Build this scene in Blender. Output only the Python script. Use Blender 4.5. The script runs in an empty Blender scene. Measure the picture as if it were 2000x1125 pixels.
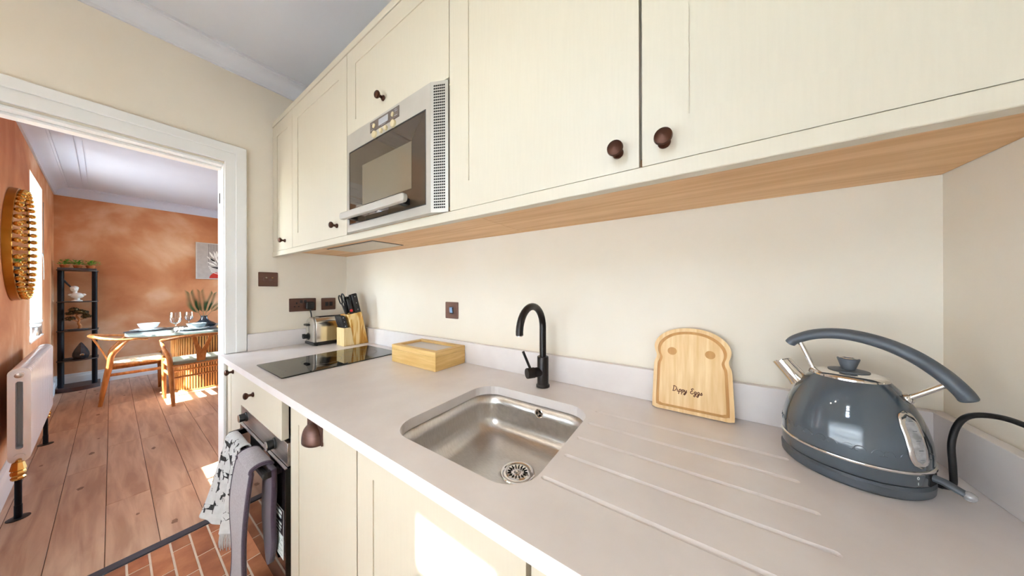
import bpy, bmesh, math, random
from mathutils import Matrix, Vector, Euler
R = math.radians
random.seed(7)
SC = bpy.context.scene
COL = SC.collection

# ------------------------------------------------------------------ camera
def make_camera():
    f, yaw, pit, roll = 525.666, R(33.9045), R(-0.07), R(-0.14)
    fw = Vector((-math.sin(yaw) * math.cos(pit), math.cos(yaw) * math.cos(pit), -math.sin(pit)))
    rt = Vector((math.cos(yaw), math.sin(yaw), 0)); up = rt.cross(fw)
    r2 = rt * math.cos(roll) + up * math.sin(roll); u2 = -rt * math.sin(roll) + up * math.cos(roll)
    m = Matrix((r2, u2, -fw)).transposed().to_4x4()
    m.translation = (2.2264, -1.0153, 1.2832)
    c = bpy.data.cameras.new('camera'); c.sensor_fit = 'HORIZONTAL'; c.sensor_width = 36
    c.lens = 36 * f / 2000; c.clip_start = .02; c.clip_end = 300
    o = bpy.data.objects.new('camera', c); COL.objects.link(o); o.matrix_world = m
    SC.camera = o
make_camera()

# ------------------------------------------------------------------ light
EXPOSURE = 0.38
SKY_STRENGTH = 4.2
SUN_STRENGTH = 60.0
LAMP_POWER = 1.2
vs = SC.view_settings
vs.view_transform = 'Standard'; vs.look = 'None'; vs.gamma = 1; vs.exposure = EXPOSURE; vs.use_curve_mapping = False
SUN_DIR = Vector((0.0, 1.0, -1.12)).normalized()      # straight in through the front windows
def make_world():
    w = bpy.data.worlds.new('sky'); SC.world = w; w.use_nodes = True
    nt = w.node_tree; nt.nodes.clear()
    out = nt.nodes.new('ShaderNodeOutputWorld'); bg = nt.nodes.new('ShaderNodeBackground')
    sky = nt.nodes.new('ShaderNodeTexSky'); sky.sky_type = 'NISHITA'; sky.sun_disc = False
    sky.sun_elevation = R(48); sky.sun_rotation = R(180); sky.air_density = 1.0; sky.dust_density = 1.5; sky.ozone_density = 1.0
    bg.inputs['Strength'].default_value = SKY_STRENGTH
    nt.links.new(sky.outputs[0], bg.inputs[0]); nt.links.new(bg.outputs[0], out.inputs[0])
    s = bpy.data.lights.new('sun', 'SUN'); s.energy = SUN_STRENGTH; s.angle = R(.6); s.color = (1, .98, .95)
    o = bpy.data.objects.new('sun', s); COL.objects.link(o)
    o.rotation_euler = SUN_DIR.to_track_quat('-Z', 'Y').to_euler(); o.location = (1, -6, 8)
make_world()
def portal(name, loc, sx, sz):
    l = bpy.data.lights.new(name, 'AREA'); l.shape = 'RECTANGLE'; l.size = sx; l.size_y = sz
    l.cycles.is_portal = True
    o = bpy.data.objects.new(name, l); COL.objects.link(o); o.location = loc; o.rotation_euler = (R(90), 0, 0)
    return o
# local -Z of the portals looks into the rooms (+y)

# ------------------------------------------------------------------ materials
def lin(c):
    return tuple(((x / 255) / 12.92 if x / 255 <= .04045 else ((x / 255 + .055) / 1.055) ** 2.4) for x in c) + (1,)
MATS = {}
def mat(name, c1, rough=.5, metal=0, c2=None, c3=None, scale=4, detail=4, stretch=(1, 1, 1), bump=0, bscale=None,
        rand=0, coat=0, spec=.5, dist=0, lo=.35, hi=.65, emit=0, sss=0, sheen=0, aniso=0):
    if name in MATS: return MATS[name]
    m = bpy.data.materials.new(name); m.use_nodes = True; nt = m.node_tree
    b = nt.nodes['Principled BSDF']; L = nt.links.new
    b.inputs['Roughness'].default_value = rough; b.inputs['Metallic'].default_value = metal
    b.inputs['Base Color'].default_value = lin(c1); b.inputs['Specular IOR Level'].default_value = spec
    if coat: b.inputs['Coat Weight'].default_value = coat; b.inputs['Coat Roughness'].default_value = .05
    if sheen: b.inputs['Sheen Weight'].default_value = sheen
    if aniso: b.inputs['Anisotropic'].default_value = aniso
    if emit:
        b.inputs['Emission Color'].default_value = lin(c1); b.inputs['Emission Strength'].default_value = emit
    src = None
    if c2 or bump or rand:
        tc = nt.nodes.new('ShaderNodeTexCoord'); mp = nt.nodes.new('ShaderNodeMapping')
        mp.inputs['Scale'].default_value = stretch; L(tc.outputs['Object'], mp.inputs['Vector'])
        vec = mp.outputs[0]
        if rand:
            oi = nt.nodes.new('ShaderNodeObjectInfo'); ad = nt.nodes.new('ShaderNodeVectorMath'); ad.operation = 'ADD'
            ml = nt.nodes.new('ShaderNodeMath'); ml.operation = 'MULTIPLY'; ml.inputs[1].default_value = 60
            L(oi.outputs['Random'], ml.inputs[0]); L(vec, ad.inputs[0]); L(ml.outputs[0], ad.inputs[1]); vec = ad.outputs[0]
    if c2:
        n = nt.nodes.new('ShaderNodeTexNoise'); n.inputs['Scale'].default_value = scale; n.inputs['Detail'].default_value = detail
        n.inputs['Distortion'].default_value = dist; L(vec, n.inputs['Vector'])
        r = nt.nodes.new('ShaderNodeValToRGB'); r.color_ramp.elements[0].position = lo; r.color_ramp.elements[1].position = hi
        r.color_ramp.elements[0].color = lin(c1); r.color_ramp.elements[1].color = lin(c2)
        if c3:
            e = r.color_ramp.elements.new((lo + hi) / 2); e.color = lin(c3)
        L(n.outputs['Fac'], r.inputs[0]); src = r.outputs[0]
    if rand:
        hs = nt.nodes.new('ShaderNodeHueSaturation'); mr = nt.nodes.new('ShaderNodeMapRange')
        mr.inputs['To Min'].default_value = 1 - rand; mr.inputs['To Max'].default_value = 1 + rand
        L(oi.outputs['Random'], mr.inputs['Value']); L(mr.outputs[0], hs.inputs['Value'])
        if src: L(src, hs.inputs['Color'])
        else: hs.inputs['Color'].default_value = lin(c1)
        src = hs.outputs[0]
    if src: L(src, b.inputs['Base Color'])
    if bump:
        n2 = nt.nodes.new('ShaderNodeTexNoise'); n2.inputs['Scale'].default_value = bscale or scale * 8; n2.inputs['Detail'].default_value = 5
        L(vec, n2.inputs['Vector']); bp = nt.nodes.new('ShaderNodeBump'); bp.inputs['Strength'].default_value = bump
        bp.inputs['Distance'].default_value = .003; L(n2.outputs['Fac'], bp.inputs['Height']); L(bp.outputs[0], b.inputs['Normal'])
    MATS[name] = m
    return m
def glass_mat(name, tint=(255, 255, 255), gloss=.06, rough=0.0):
    m = bpy.data.materials.new(name); m.use_nodes = True; nt = m.node_tree; nt.nodes.clear(); L = nt.links.new
    o = nt.nodes.new('ShaderNodeOutputMaterial'); t = nt.nodes.new('ShaderNodeBsdfTransparent'); g = nt.nodes.new('ShaderNodeBsdfGlossy')
    g.inputs['Roughness'].default_value = rough; t.inputs[0].default_value = lin(tint)
    fr = nt.nodes.new('ShaderNodeLayerWeight'); fr.inputs['Blend'].default_value = .25
    mr = nt.nodes.new('ShaderNodeMapRange'); mr.inputs['To Min'].default_value = gloss; mr.inputs['To Max'].default_value = .8
    mx = nt.nodes.new('ShaderNodeMixShader'); L(fr.outputs['Facing'], mr.inputs['Value']); L(mr.outputs[0], mx.inputs[0])
    L(t.outputs[0], mx.inputs[1]); L(g.outputs[0], mx.inputs[2]); L(mx.outputs[0], o.inputs[0])
    return m

M = {}
M['cream'] = mat('cream_plaster', (232, 221, 203), .85, c2=(238, 229, 214), scale=1.6, detail=6, bump=.15, bscale=30)
M['terra'] = mat('terracotta_plaster', (188, 118, 76), .8, c2=(232, 192, 158), c3=(211, 149, 105), scale=1.8, detail=8, dist=.35, lo=.34, hi=.70, bump=.15, bscale=25)
M['ceil'] = mat('ceiling_paint', (226, 226, 230), .9, c2=(230, 230, 234), scale=2)
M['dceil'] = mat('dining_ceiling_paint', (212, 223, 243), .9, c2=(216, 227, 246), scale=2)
M['trim'] = mat('white_gloss_paint', (236, 235, 232), .35, c2=(240, 239, 237), scale=3)
M['cab'] = mat('cream_cabinet_paint', (207, 197, 177), .42, c2=(209, 199, 179), scale=40, stretch=(5, 5, .3), bump=.03, bscale=40)
M['carc'] = mat('cabinet_carcass', (222, 214, 196), .6, c2=(226, 219, 202), scale=3)
M['quartz'] = mat('white_quartz', (229, 221, 218), .28, c2=(236, 229, 226), scale=9, detail=8, lo=.4, hi=.7)
M['oak'] = mat('oak_laminate', (212, 164, 114), .55, c2=(232, 190, 144), c3=(222, 177, 128), scale=3, detail=8, stretch=(.8, 14, 14), dist=.3)
M['bamboo'] = mat('bamboo_wood', (214, 170, 98), .45, c2=(232, 194, 128), c3=(222, 182, 112), scale=6, detail=6, stretch=(1.2, 1.2, 12))
M['bamboo_v'] = mat('bamboo_board', (222, 180, 122), .5, c2=(240, 208, 158), c3=(231, 194, 140), scale=5, detail=6, stretch=(16, 4, .8))
M['bamboo_d'] = mat('bamboo_groove_shade', (184, 130, 66), .55, c2=(198, 146, 80), scale=6, stretch=(12, 4, 1))  # darker bamboo, puts recess shade into the colour of groove and dips
M['burn'] = mat('burnt_lettering', (92, 44, 18), .7, c2=(110, 56, 26), scale=80)
M['pine'] = mat('block_pine', (196, 134, 44), .45, c2=(244, 214, 150), c3=(222, 172, 84), scale=4.5, detail=2, stretch=(5, 5, .8), dist=2.5, lo=.4, hi=.6)
M['pine_l'] = mat('block_pine_light', (226, 194, 132), .5, c2=(240, 216, 164), scale=6, detail=4, stretch=(10, 10, .8))
M['steel'] = mat('brushed_steel', (190, 186, 182), .3, 1, c2=(204, 200, 197), scale=4, stretch=(1, 40, 40), aniso=.4)
M['sinksteel'] = mat('sink_steel', (206, 203, 200), .3, 1, c2=(218, 215, 212), scale=60, detail=3, stretch=(1, 8, 1), bump=.03)
M['chrome'] = mat('polished_chrome', (225, 222, 218), .08, 1, c2=(228, 226, 222), scale=2)
M['silverp'] = mat('silver_paint', (184, 177, 166), .38, .3, c2=(189, 183, 172), scale=12)
M['mwbutton'] = mat('button_beige', (206, 190, 150), .4, .2, c2=(212, 197, 158), scale=20)
M['black'] = mat('black_plastic', (20, 20, 22), .38, c2=(24, 24, 26), scale=10)
M['hole'] = mat('painted_void', (12, 11, 11), .9, c2=(14, 13, 13), scale=4)  # near-black colour standing for the shade inside holes, slots and gaps
M['blackmetal'] = mat('matt_black_metal', (30, 25, 25), .33, .5, c2=(36, 30, 29), scale=6)
M['bglass'] = mat('black_glass', (10, 10, 11), .03, c2=(12, 12, 12), scale=2, spec=.7)
M['mwglass'] = mat('bronze_glass', (66, 55, 43), .04, c2=(70, 58, 46), scale=2, spec=.8)
M['mwglass_in'] = mat('bronze_glass_window', (112, 100, 82), .05, c2=(116, 104, 86), scale=2, spec=.8)
M['bronze'] = mat('dark_bronze', (70, 44, 34), .35, .8, c2=(84, 52, 38), scale=20)
M['bronzep'] = mat('bronze_plate', (96, 70, 62), .4, .7, c2=(106, 78, 68), scale=8, stretch=(1, 1, 20))
M['gold'] = mat('antique_gold', (206, 158, 74), .22, 1, c2=(222, 178, 98), scale=8)
M['golddark'] = mat('antique_gold_rim', (168, 118, 48), .35, 1, c2=(184, 134, 60), scale=10)
M['brass'] = mat('brass', (206, 158, 84), .18, 1, c2=(214, 168, 96), scale=8)
M['mirror'] = mat('mirror_silver', (240, 240, 240), .02, 1, c2=(242, 242, 242), scale=1)
M['rad'] = mat('radiator_enamel', (232, 236, 243), .25, c2=(236, 240, 246), scale=4)
M['navy'] = mat('navy_black_tube', (12, 11, 20), .5, 0, spec=.2, c2=(16, 15, 24), scale=6)
M['darkwood'] = mat('dark_walnut', (66, 40, 34), .4, c2=(84, 52, 42), scale=4, stretch=(14, 2, 14))
M['shelf'] = mat('dark_shelf_board', (58, 42, 38), .4, c2=(70, 52, 46), scale=4, stretch=(10, 2, 10))
M['chairoak'] = mat('oiled_oak', (168, 106, 54), .42, c2=(200, 140, 82), c3=(184, 123, 67), scale=5, detail=6, stretch=(10, 10, 1.5))
M['slatoak'] = mat('slat_oak', (190, 138, 78), .5, c2=(212, 164, 104), scale=6, stretch=(10, 10, 1), rand=.1)
M['cord'] = mat('paper_cord', (214, 196, 168), .85, c2=(226, 210, 184), scale=60, stretch=(1, 8, 1), bump=.3, bscale=120)
M['sage'] = mat('sage_leather', (122, 130, 116), .5, c2=(134, 142, 128), scale=12, bump=.1)
M['tabletop'] = mat('green_grey_stone', (92, 106, 102), .35, c2=(112, 124, 120), scale=5, detail=8, lo=.3, hi=.75)
M['whiteceramic'] = mat('white_ceramic', (236, 238, 238), .2, c2=(228, 232, 233), scale=10)
M['bluegrey'] = mat('blue_grey_ceramic', (120, 138, 146), .25, c2=(150, 166, 172), scale=10, detail=6)
M['charc'] = mat('charcoal_slate', (52, 56, 62), .5, c2=(64, 68, 74), scale=10)
M['linen'] = mat('linen_napkin', (236, 230, 220), .9, c2=(226, 218, 206), scale=40)
M['straw'] = mat('woven_straw', (196, 164, 108), .8, c2=(168, 134, 84), scale=50, bump=.4)
M['blackglaze'] = mat('black_glaze', (24, 30, 38), .15, c2=(34, 42, 50), scale=6)
M['palm'] = mat('palm_green', (48, 92, 58), .5, c2=(84, 126, 78), scale=9)
M['palmdry'] = mat('palm_olive', (98, 100, 58), .6, c2=(132, 124, 80), scale=9)
M['herb'] = mat('herb_green', (74, 150, 40), .5, c2=(120, 190, 70), scale=40)
M['pot'] = mat('terracotta_pot', (176, 96, 48), .7, c2=(192, 112, 62), scale=20)
M['slate'] = mat('grey_slate_tray', (76, 70, 72), .6, c2=(88, 82, 84), scale=14)
M['plaster'] = mat('plaster_white', (226, 226, 222), .6, c2=(234, 234, 230), scale=12)
M['bonsai'] = mat('bronze_leaf', (92, 72, 32), .4, .5, c2=(58, 44, 22), scale=40)
M['wood_br'] = mat('bonsai_trunk', (176, 112, 56), .6, c2=(146, 86, 40), scale=20)
M['tear'] = mat('gunmetal', (62, 58, 60), .3, .6, c2=(76, 72, 74), scale=20)
M['kgrey'] = mat('slate_grey_enamel', (70, 80, 88), .07, c2=(73, 83, 91), scale=2, coat=.6, spec=.6)
M['kmatt'] = mat('slate_grey_plastic', (78, 84, 91), .42, c2=(83, 89, 96), scale=20)
M['gauge'] = mat('gauge_clear', (196, 196, 198), .15, .3, c2=(150, 150, 152), scale=60)
M['toast'] = mat('toaster_steel', (212, 206, 198), .16, 1, c2=(218, 213, 206), scale=3)
M['red'] = mat('red_plastic', (206, 26, 30), .35, c2=(214, 34, 38), scale=10)
M['rivet'] = mat('steel_rivet', (226, 226, 226), .3, .6, c2=(232, 232, 232), scale=10)
M['frost'] = mat('frosted_lid_glass', (206, 200, 196), .35, c2=(214, 208, 204), scale=5, spec=.6)
M['towel'] = mat('white_cotton', (206, 204, 201), .95, c2=(196, 194, 191), scale=50, bump=.3, bscale=300, sheen=.3)
M['dog'] = mat('black_print', (40, 38, 38), .95, c2=(66, 64, 64), scale=90)
M['glove'] = mat('grey_terry', (160, 150, 152), .98, c2=(176, 168, 170), scale=160, bump=.9, bscale=500, sheen=.3)
M['glovedark'] = mat('plum_terry', (64, 47, 62), .98, c2=(76, 58, 73), scale=160, bump=.7, bscale=500, sheen=.3)
M['tile'] = mat('terracotta_tile', (150, 84, 52), .5, c2=(186, 122, 84), c3=(168, 102, 66), scale=9, detail=6, rand=.18, bump=.15, bscale=40)
M['grout'] = mat('pale_grout', (222, 204, 186), .9, c2=(230, 213, 196), scale=40)
M['plank'] = mat('oak_plank', (176, 136, 110), .38, c2=(212, 177, 149), c3=(196, 157, 130), scale=2.2, detail=8, stretch=(1, 9, 9), dist=.5, rand=.07, bump=.06, bscale=20)
M['knot'] = mat('oak_knot', (112, 80, 62), .5, c2=(146, 108, 84), scale=60, lo=.3, hi=.7)
M['seam'] = mat('floor_seam', (96, 68, 48), .9, c2=(106, 76, 54), scale=20)
M['thresh'] = mat('threshold_bar', (70, 70, 80), .45, .4, c2=(76, 76, 86), scale=20)
M['canvas'] = mat('print_canvas', (178, 168, 162), .8, c2=(186, 176, 170), scale=20)
M['pw'] = mat('print_white', (236, 230, 224), .8, c2=(240, 234, 228), scale=20)
M['pr'] = mat('print_red', (182, 40, 26), .8, c2=(190, 48, 32), scale=20)
M['pd'] = mat('print_dark', (60, 52, 52), .8, c2=(68, 60, 60), scale=20)
M['pframe'] = mat('picture_frame_paint', (196, 190, 184), .5, c2=(204, 198, 192), scale=20)
M['label_w'] = mat('label_white', (222, 228, 224), .5, c2=(228, 233, 230), scale=20)
M['label_k'] = mat('label_black', (26, 24, 28), .4, c2=(30, 28, 32), scale=20)
M['label_t'] = mat('label_text', (150, 160, 152), .6, c2=(158, 168, 160), scale=20)
M['lcd'] = mat('lcd_grey', (176, 176, 180), .2, c2=(182, 182, 186), scale=10)
M['panel_d'] = mat('display_brown', (96, 84, 76), .3, c2=(102, 90, 82), scale=10)
M['switchblue'] = mat('rocker_steel', (130, 150, 170), .2, .7, c2=(140, 160, 180), scale=10)
M['sill'] = mat('silver_leaf', (196, 198, 200), .25, .8, c2=(150, 152, 156), scale=30)
M['lampglow'] = mat('fill_lamp_glow', (255, 226, 188), .5, emit=6)
M['hoodpanel'] = mat('hood_panel', (206, 192, 172), .4, .2, c2=(210, 197, 178), scale=8)
M['ext'] = mat('outside_paving', (168, 160, 150), .9, c2=(150, 142, 132), scale=1)
M['glass'] = glass_mat('window_glass', (250, 253, 252), .04)
def fill_blind_mat():
    m = bpy.data.materials.new('fill_blind_fabric'); m.use_nodes = True; nt = m.node_tree; nt.nodes.clear(); L = nt.links.new
    o = nt.nodes.new('ShaderNodeOutputMaterial'); d = nt.nodes.new('ShaderNodeBsdfDiffuse'); t = nt.nodes.new('ShaderNodeBsdfTranslucent'); mx = nt.nodes.new('ShaderNodeMixShader')
    d.inputs[0].default_value = lin((240, 242, 244)); t.inputs[0].default_value = lin((240, 243, 247)); mx.inputs[0].default_value = .6
    L(d.outputs[0], mx.inputs[1]); L(t.outputs[0], mx.inputs[2]); L(mx.outputs[0], o.inputs[0]); return m
M['blind'] = fill_blind_mat()
M['wine'] = glass_mat('wine_glass', (248, 250, 250), .12)

# ------------------------------------------------------------------ mesh builder
class MB:
    def __init__(s): s.v = []; s.f = []
    def add(s, vs, fs, m=None):
        n = len(s.v)
        for p in vs:
            p = Vector(p); s.v.append(m @ p if m is not None else p)
        s.f += [tuple(i + n for i in q) for q in fs]
        return s
    def box(s, x0, x1, y0, y1, z0, z1, m=None):
        vs = [(x0, y0, z0), (x1, y0, z0), (x1, y1, z0), (x0, y1, z0), (x0, y0, z1), (x1, y0, z1), (x1, y1, z1), (x0, y1, z1)]
        return s.add(vs, [(3, 2, 1, 0), (4, 5, 6, 7), (0, 1, 5, 4), (1, 2, 6, 5), (2, 3, 7, 6), (3, 0, 4, 7)], m)
    def lathe(s, prof, seg=32, m=None, sx=1, sy=1):
        vs = []; fs = []
        for r, z in prof:
            for k in range(seg):
                a = 2 * math.pi * k / seg; vs.append((r * math.cos(a) * sx, r * math.sin(a) * sy, z))
        for i in range(len(prof) - 1):
            for k in range(seg):
                k2 = (k + 1) % seg; fs.append((i * seg + k, i * seg + k2, (i + 1) * seg + k2, (i + 1) * seg + k))
        if prof[0][0] > 1e-5: fs.append(tuple(reversed(range(seg))))
        if prof[-1][0] > 1e-5: fs.append(tuple(range((len(prof) - 1) * seg, len(prof) * seg)))
        return s.add(vs, fs, m)
    def sphere(s, c, r, seg=14, rings=8, sc=(1, 1, 1), m=None):
        pr = [(math.sin(math.pi * i / rings), -math.cos(math.pi * i / rings)) for i in range(rings + 1)]
        pr[0] = (1e-6, -1); pr[-1] = (1e-6, 1)
        mm = Matrix.Translation(c) @ Matrix.Diagonal((r * sc[0], r * sc[1], r * sc[2], 1))
        if m is not None: mm = m @ mm
        return s.lathe(pr, seg, mm)
    def tube(s, pts, rad, seg=12, m=None, flat=1.0, up=None, closed=False):
        pts = [Vector(p) for p in pts]; n = len(pts)
        if not isinstance(rad, (list, tuple)): rad = [rad] * n
        vs = []; fs = []; ref = None
        for i, p in enumerate(pts):
            if closed: t = pts[(i + 1) % n] - pts[i - 1]
            else: t = pts[min(i + 1, n - 1)] - pts[max(i - 1, 0)]
            t.normalize()
            if up is not None: ref0 = Vector(up)
            elif ref is None: ref0 = Vector((0, 0, 1)) if abs(t.z) < .9 else Vector((1, 0, 0))
            else: ref0 = ref
            a = t.cross(ref0)
            if a.length < 1e-6: a = t.orthogonal()
            a.normalize(); b = a.cross(t); ref = b
            for k in range(seg):
                an = 2 * math.pi * k / seg
                vs.append(p + a * (rad[i] * math.cos(an)) + b * (rad[i] * flat * math.sin(an)))
        for i in range(n if closed else n - 1):
            j = (i + 1) % n
            for k in range(seg):
                k2 = (k + 1) % seg; fs.append((i * seg + k, i * seg + k2, j * seg + k2, j * seg + k))
        if not closed:
            fs.append(tuple(reversed(range(seg)))); fs.append(tuple(range((n - 1) * seg, n * seg)))
        return s.add(vs, fs, m)
    def prism(s, poly, z0, z1, m=None):
        n = len(poly); vs = [(x, y, z0) for x, y in poly] + [(x, y, z1) for x, y in poly]
        fs = [tuple(reversed(range(n))), tuple(range(n, 2 * n))] + [(i, (i + 1) % n, n + (i + 1) % n, n + i) for i in range(n)]
        return s.add(vs, fs, m)
    def fillholes(s, outer, holes, z0, z1, m=None, blind=()):
        """slab with through holes; loops in `blind` = (loop, depth) are pockets cut into the top"""
        def tri(loops):
            bm = bmesh.new(); es = []
            for lp in loops:
                vv = [bm.verts.new((x, y, 0)) for x, y in lp]
                es += [bm.edges.new((vv[i], vv[(i + 1) % len(vv)])) for i in range(len(vv))]
            bmesh.ops.triangle_fill(bm, use_beauty=True, use_dissolve=False, edges=es, normal=(0, 0, 1))
            bm.verts.index_update()
            P = [(v.co.x, v.co.y) for v in bm.verts]; F = []
            for f in bm.faces:
                q = [v.index for v in f.verts]
                if f.normal.z < 0: q.reverse()
                F.append(tuple(q))
            bm.free(); return P, F
        P, F = tri([outer] + list(holes) + [b[0] for b in blind])
        s.add([(x, y, z1) for x, y in P], F, m)
        P, F = tri([outer] + list(holes))
        s.add([(x, y, z0) for x, y in P], [tuple(reversed(q)) for q in F], m)
        def area(lp): return sum(lp[i][0] * lp[(i + 1) % len(lp)][1] - lp[(i + 1) % len(lp)][0] * lp[i][1] for i in range(len(lp)))
        def wall(lp, a, b, inner):
            lp = list(lp)
            if (area(lp) > 0) == inner: lp.reverse()
            n = len(lp)
            s.add([(x, y, a) for x, y in lp] + [(x, y, b) for x, y in lp], [(i, (i + 1) % n, n + (i + 1) % n, n + i) for i in range(n)], m)
        wall(outer, z0, z1, False)
        for h in holes: wall(h, z0, z1, True)
        for lp, d, inner in blind:
            n = len(lp); s.add([(x, y, z1) for x, y in lp] + [(x, y, z1 - d) for x, y in inner], [(i, (i + 1) % n, n + (i + 1) % n, n + i) for i in range(n)] + [tuple(range(n, 2 * n))], m)
        return s
    def grid(s, fn, nu, nv, m=None, close_u=False):
        vs = [fn(i / nu, j / nv) for j in range(nv + 1) for i in range(nu + 1)]
        fs = [(j * (nu + 1) + i, j * (nu + 1) + i + 1, (j + 1) * (nu + 1) + i + 1, (j + 1) * (nu + 1) + i) for j in range(nv) for i in range(nu)]
        return s.add(vs, fs, m)
    def mesh(s, name, material, org=Vector((0, 0, 0)), smooth=True, angle=35):
        me = bpy.data.meshes.new(name)
        me.from_pydata([tuple(p - org) for p in s.v], [], s.f)
        bm = bmesh.new(); bm.from_mesh(me); bmesh.ops.recalc_face_normals(bm, faces=bm.faces); bm.to_mesh(me); bm.free()
        for m_ in (material if isinstance(material, (list, tuple)) else [material]): me.materials.append(M[m_] if isinstance(m_, str) else m_)
        if smooth:
            me.polygons.foreach_set('use_smooth', [True] * len(me.polygons)); me.set_sharp_from_angle(angle=R(angle))
        me.update(); return me
    def build(s, name, material, parent=None, bevel=0, local=False, smooth=True, angle=35, solid=0, sub=0, seg=2):
        org = Vector((0, 0, 0)) if local else origin(parent)
        o = bpy.data.objects.new(name, s.mesh(name, material, org, smooth, angle)); COL.objects.link(o)
        if parent is not None: o.parent = parent
        if solid:
            md = o.modifiers.new('solidify', 'SOLIDIFY'); md.thickness = solid; md.offset = 0
        if bevel:
            md = o.modifiers.new('bevel', 'BEVEL'); md.width = bevel; md.segments = seg; md.limit_method = 'ANGLE'; md.angle_limit = R(40)
            md.harden_normals = False
        if sub:
            md = o.modifiers.new('sub', 'SUBSURF'); md.levels = sub; md.render_levels = sub
        return o
def origin(p):
    o = Vector((0, 0, 0))
    while p is not None: o += p.location; p = p.parent
    return o
def inst(name, mesh, parent=None, loc=(0, 0, 0), rot=None, scale=None):
    o = bpy.data.objects.new(name, mesh); COL.objects.link(o)
    if parent is not None: o.parent = parent
    o.location = loc
    if rot: o.rotation_euler = rot
    if scale: o.scale = scale
    return o
def tag(o, label, cat, group=None, kind=None):
    if label: o['label'] = label
    if cat: o['category'] = cat
    if group: o['group'] = group
    if kind: o['kind'] = kind
    return o
def thing(name, label, cat, loc=(0, 0, 0), rotz=0, group=None):
    o = bpy.data.objects.new(name, None); COL.objects.link(o); o.location = loc; o.rotation_euler = (0, 0, rotz)
    o.empty_display_size = .05
    return tag(o, label, cat, group)
def struct(o): o['kind'] = 'structure'; return o
def box(name, mt, p, x0, x1, y0, y1, z0, z1, bevel=0, seg=2):
    return MB().box(x0, x1, y0, y1, z0, z1).build(name, mt, p, bevel=bevel, seg=seg)
def frame(o, z, xh=(0, 0, 1)):
    z = Vector(z).normalized(); x = Vector(xh); x = (x - z * x.dot(z))
    if x.length < 1e-5: x = z.orthogonal()
    x.normalize(); y = z.cross(x)
    m = Matrix((x, y, z)).transposed().to_4x4(); m.translation = Vector(o); return m
def rrect(x0, x1, y0, y1, r, n=6):
    out = []
    for cx, cy, a0 in ((x1 - r, y1 - r, 0), (x0 + r, y1 - r, 90), (x0 + r, y0 + r, 180), (x1 - r, y0 + r, 270)):
        for k in range(n + 1):
            a = R(a0 + 90 * k / n); out.append((cx + r * math.cos(a), cy + r * math.sin(a)))
    return out
def rect(x0, x1, y0, y1): return [(x0, y0), (x1, y0), (x1, y1), (x0, y1)]
XZ = Matrix(((1, 0, 0, 0), (0, 0, -1, 0), (0, 1, 0, 0), (0, 0, 0, 1)))   # (a,b,h) -> (a, -h, b): drawn on a wall facing -y
YZ = Matrix(((0, 0, 1, 0), (1, 0, 0, 0), (0, 1, 0, 0), (0, 0, 0, 1)))    # (a,b,h) -> (h, a, b): drawn on a wall facing +x
def smoothpath(pts, n=8):
    pts = [Vector(p) for p in pts]; out = []
    for i in range(len(pts) - 1):
        p0 = pts[max(i - 1, 0)]; p1 = pts[i]; p2 = pts[i + 1]; p3 = pts[min(i + 2, len(pts) - 1)]
        for k in range(n):
            t = k / n
            out.append(.5 * ((2 * p1) + (p2 - p0) * t + (2 * p0 - 5 * p1 + 4 * p2 - p3) * t * t + (3 * p1 - p0 - 3 * p2 + p3) * t ** 3))
    out.append(pts[-1]); return out

# ================================================================== THE SETTING
RX = 2.681; KCEIL = 2.64; DCEIL = 2.62; FARX = -4.6; WT = .13
KY = -1.95                                  # inner face of the kitchen window wall
SKEW = .0098                                # the dining room front wall runs very slightly out of square
ML = Matrix.Translation((0, -1.385, 0)) @ Matrix.Rotation(SKEW, 4, 'Z')     # frame of that wall: x along it, +y into the room

def shell():
    w = MB().box(0, RX + .15, 0, .15, 0, 2.75).build('wall_back', 'cream'); struct(w)
    w = MB().box(RX, RX + .15, KY - .25, 0, 0, 2.75).build('wall_right', 'cream'); struct(w)
    # wall with the doorway between kitchen and dining room
    mb = MB().fillholes([(KY - .25, 0), (-1.36, 0), (-1.36, 2.003), (-.648, 2.003), (-.648, 0), (2.2, 0), (2.2, 2.75), (KY - .25, 2.75)], [], -WT, 0, YZ)
    w = mb.build('wall_left', ['cream', 'terra'], smooth=False); struct(w)
    for p in w.data.polygons:
        if p.normal.x < -.5: p.material_index = 1
    # kitchen window wall
    mb = MB().fillholes(rect(-WT, RX + .15, 0, 2.75), [rect(1.635, 2.03, 1.72, 2.54), rect(.45, 2.62, .55, 1.52)], -KY, -KY + .25, XZ)
    struct(mb.build('wall_front', 'cream', smooth=False))
    box_ = box('ceiling', 'ceil', None, 0, RX, KY, 0, KCEIL, KCEIL + .1); struct(box_)
    # dining room
    mb = MB().fillholes(rect(-5.0, .0, 0, 2.75), [rect(-3.42, -2.53, .82, 2.33), rect(-.80, -.20, .82, 2.33)], 0, .25, ML @ XZ)
    struct(mb.build('wall_dining_front', 'terra', smooth=False))
    struct(box('wall_dining_far', 'terra', None, FARX - .15, FARX, -1.7, 2.2, 0, 2.75))
    struct(MB().fillholes(rect(FARX - .15, -WT, 0, 2.75), [rect(-4.3, -2.9, .1, 2.4)], -2.2, -2.05, XZ).build('wall_dining_right', 'terra', smooth=False))
    struct(box('ceiling_dining', 'dceil', None, FARX - .15, -WT, -1.6, 2.2, DCEIL, DCEIL + .12))
    struct(box('ground_outside', 'ext', None, -14, 12, -16, KY - .26, -.35, -.3))
shell()

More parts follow.
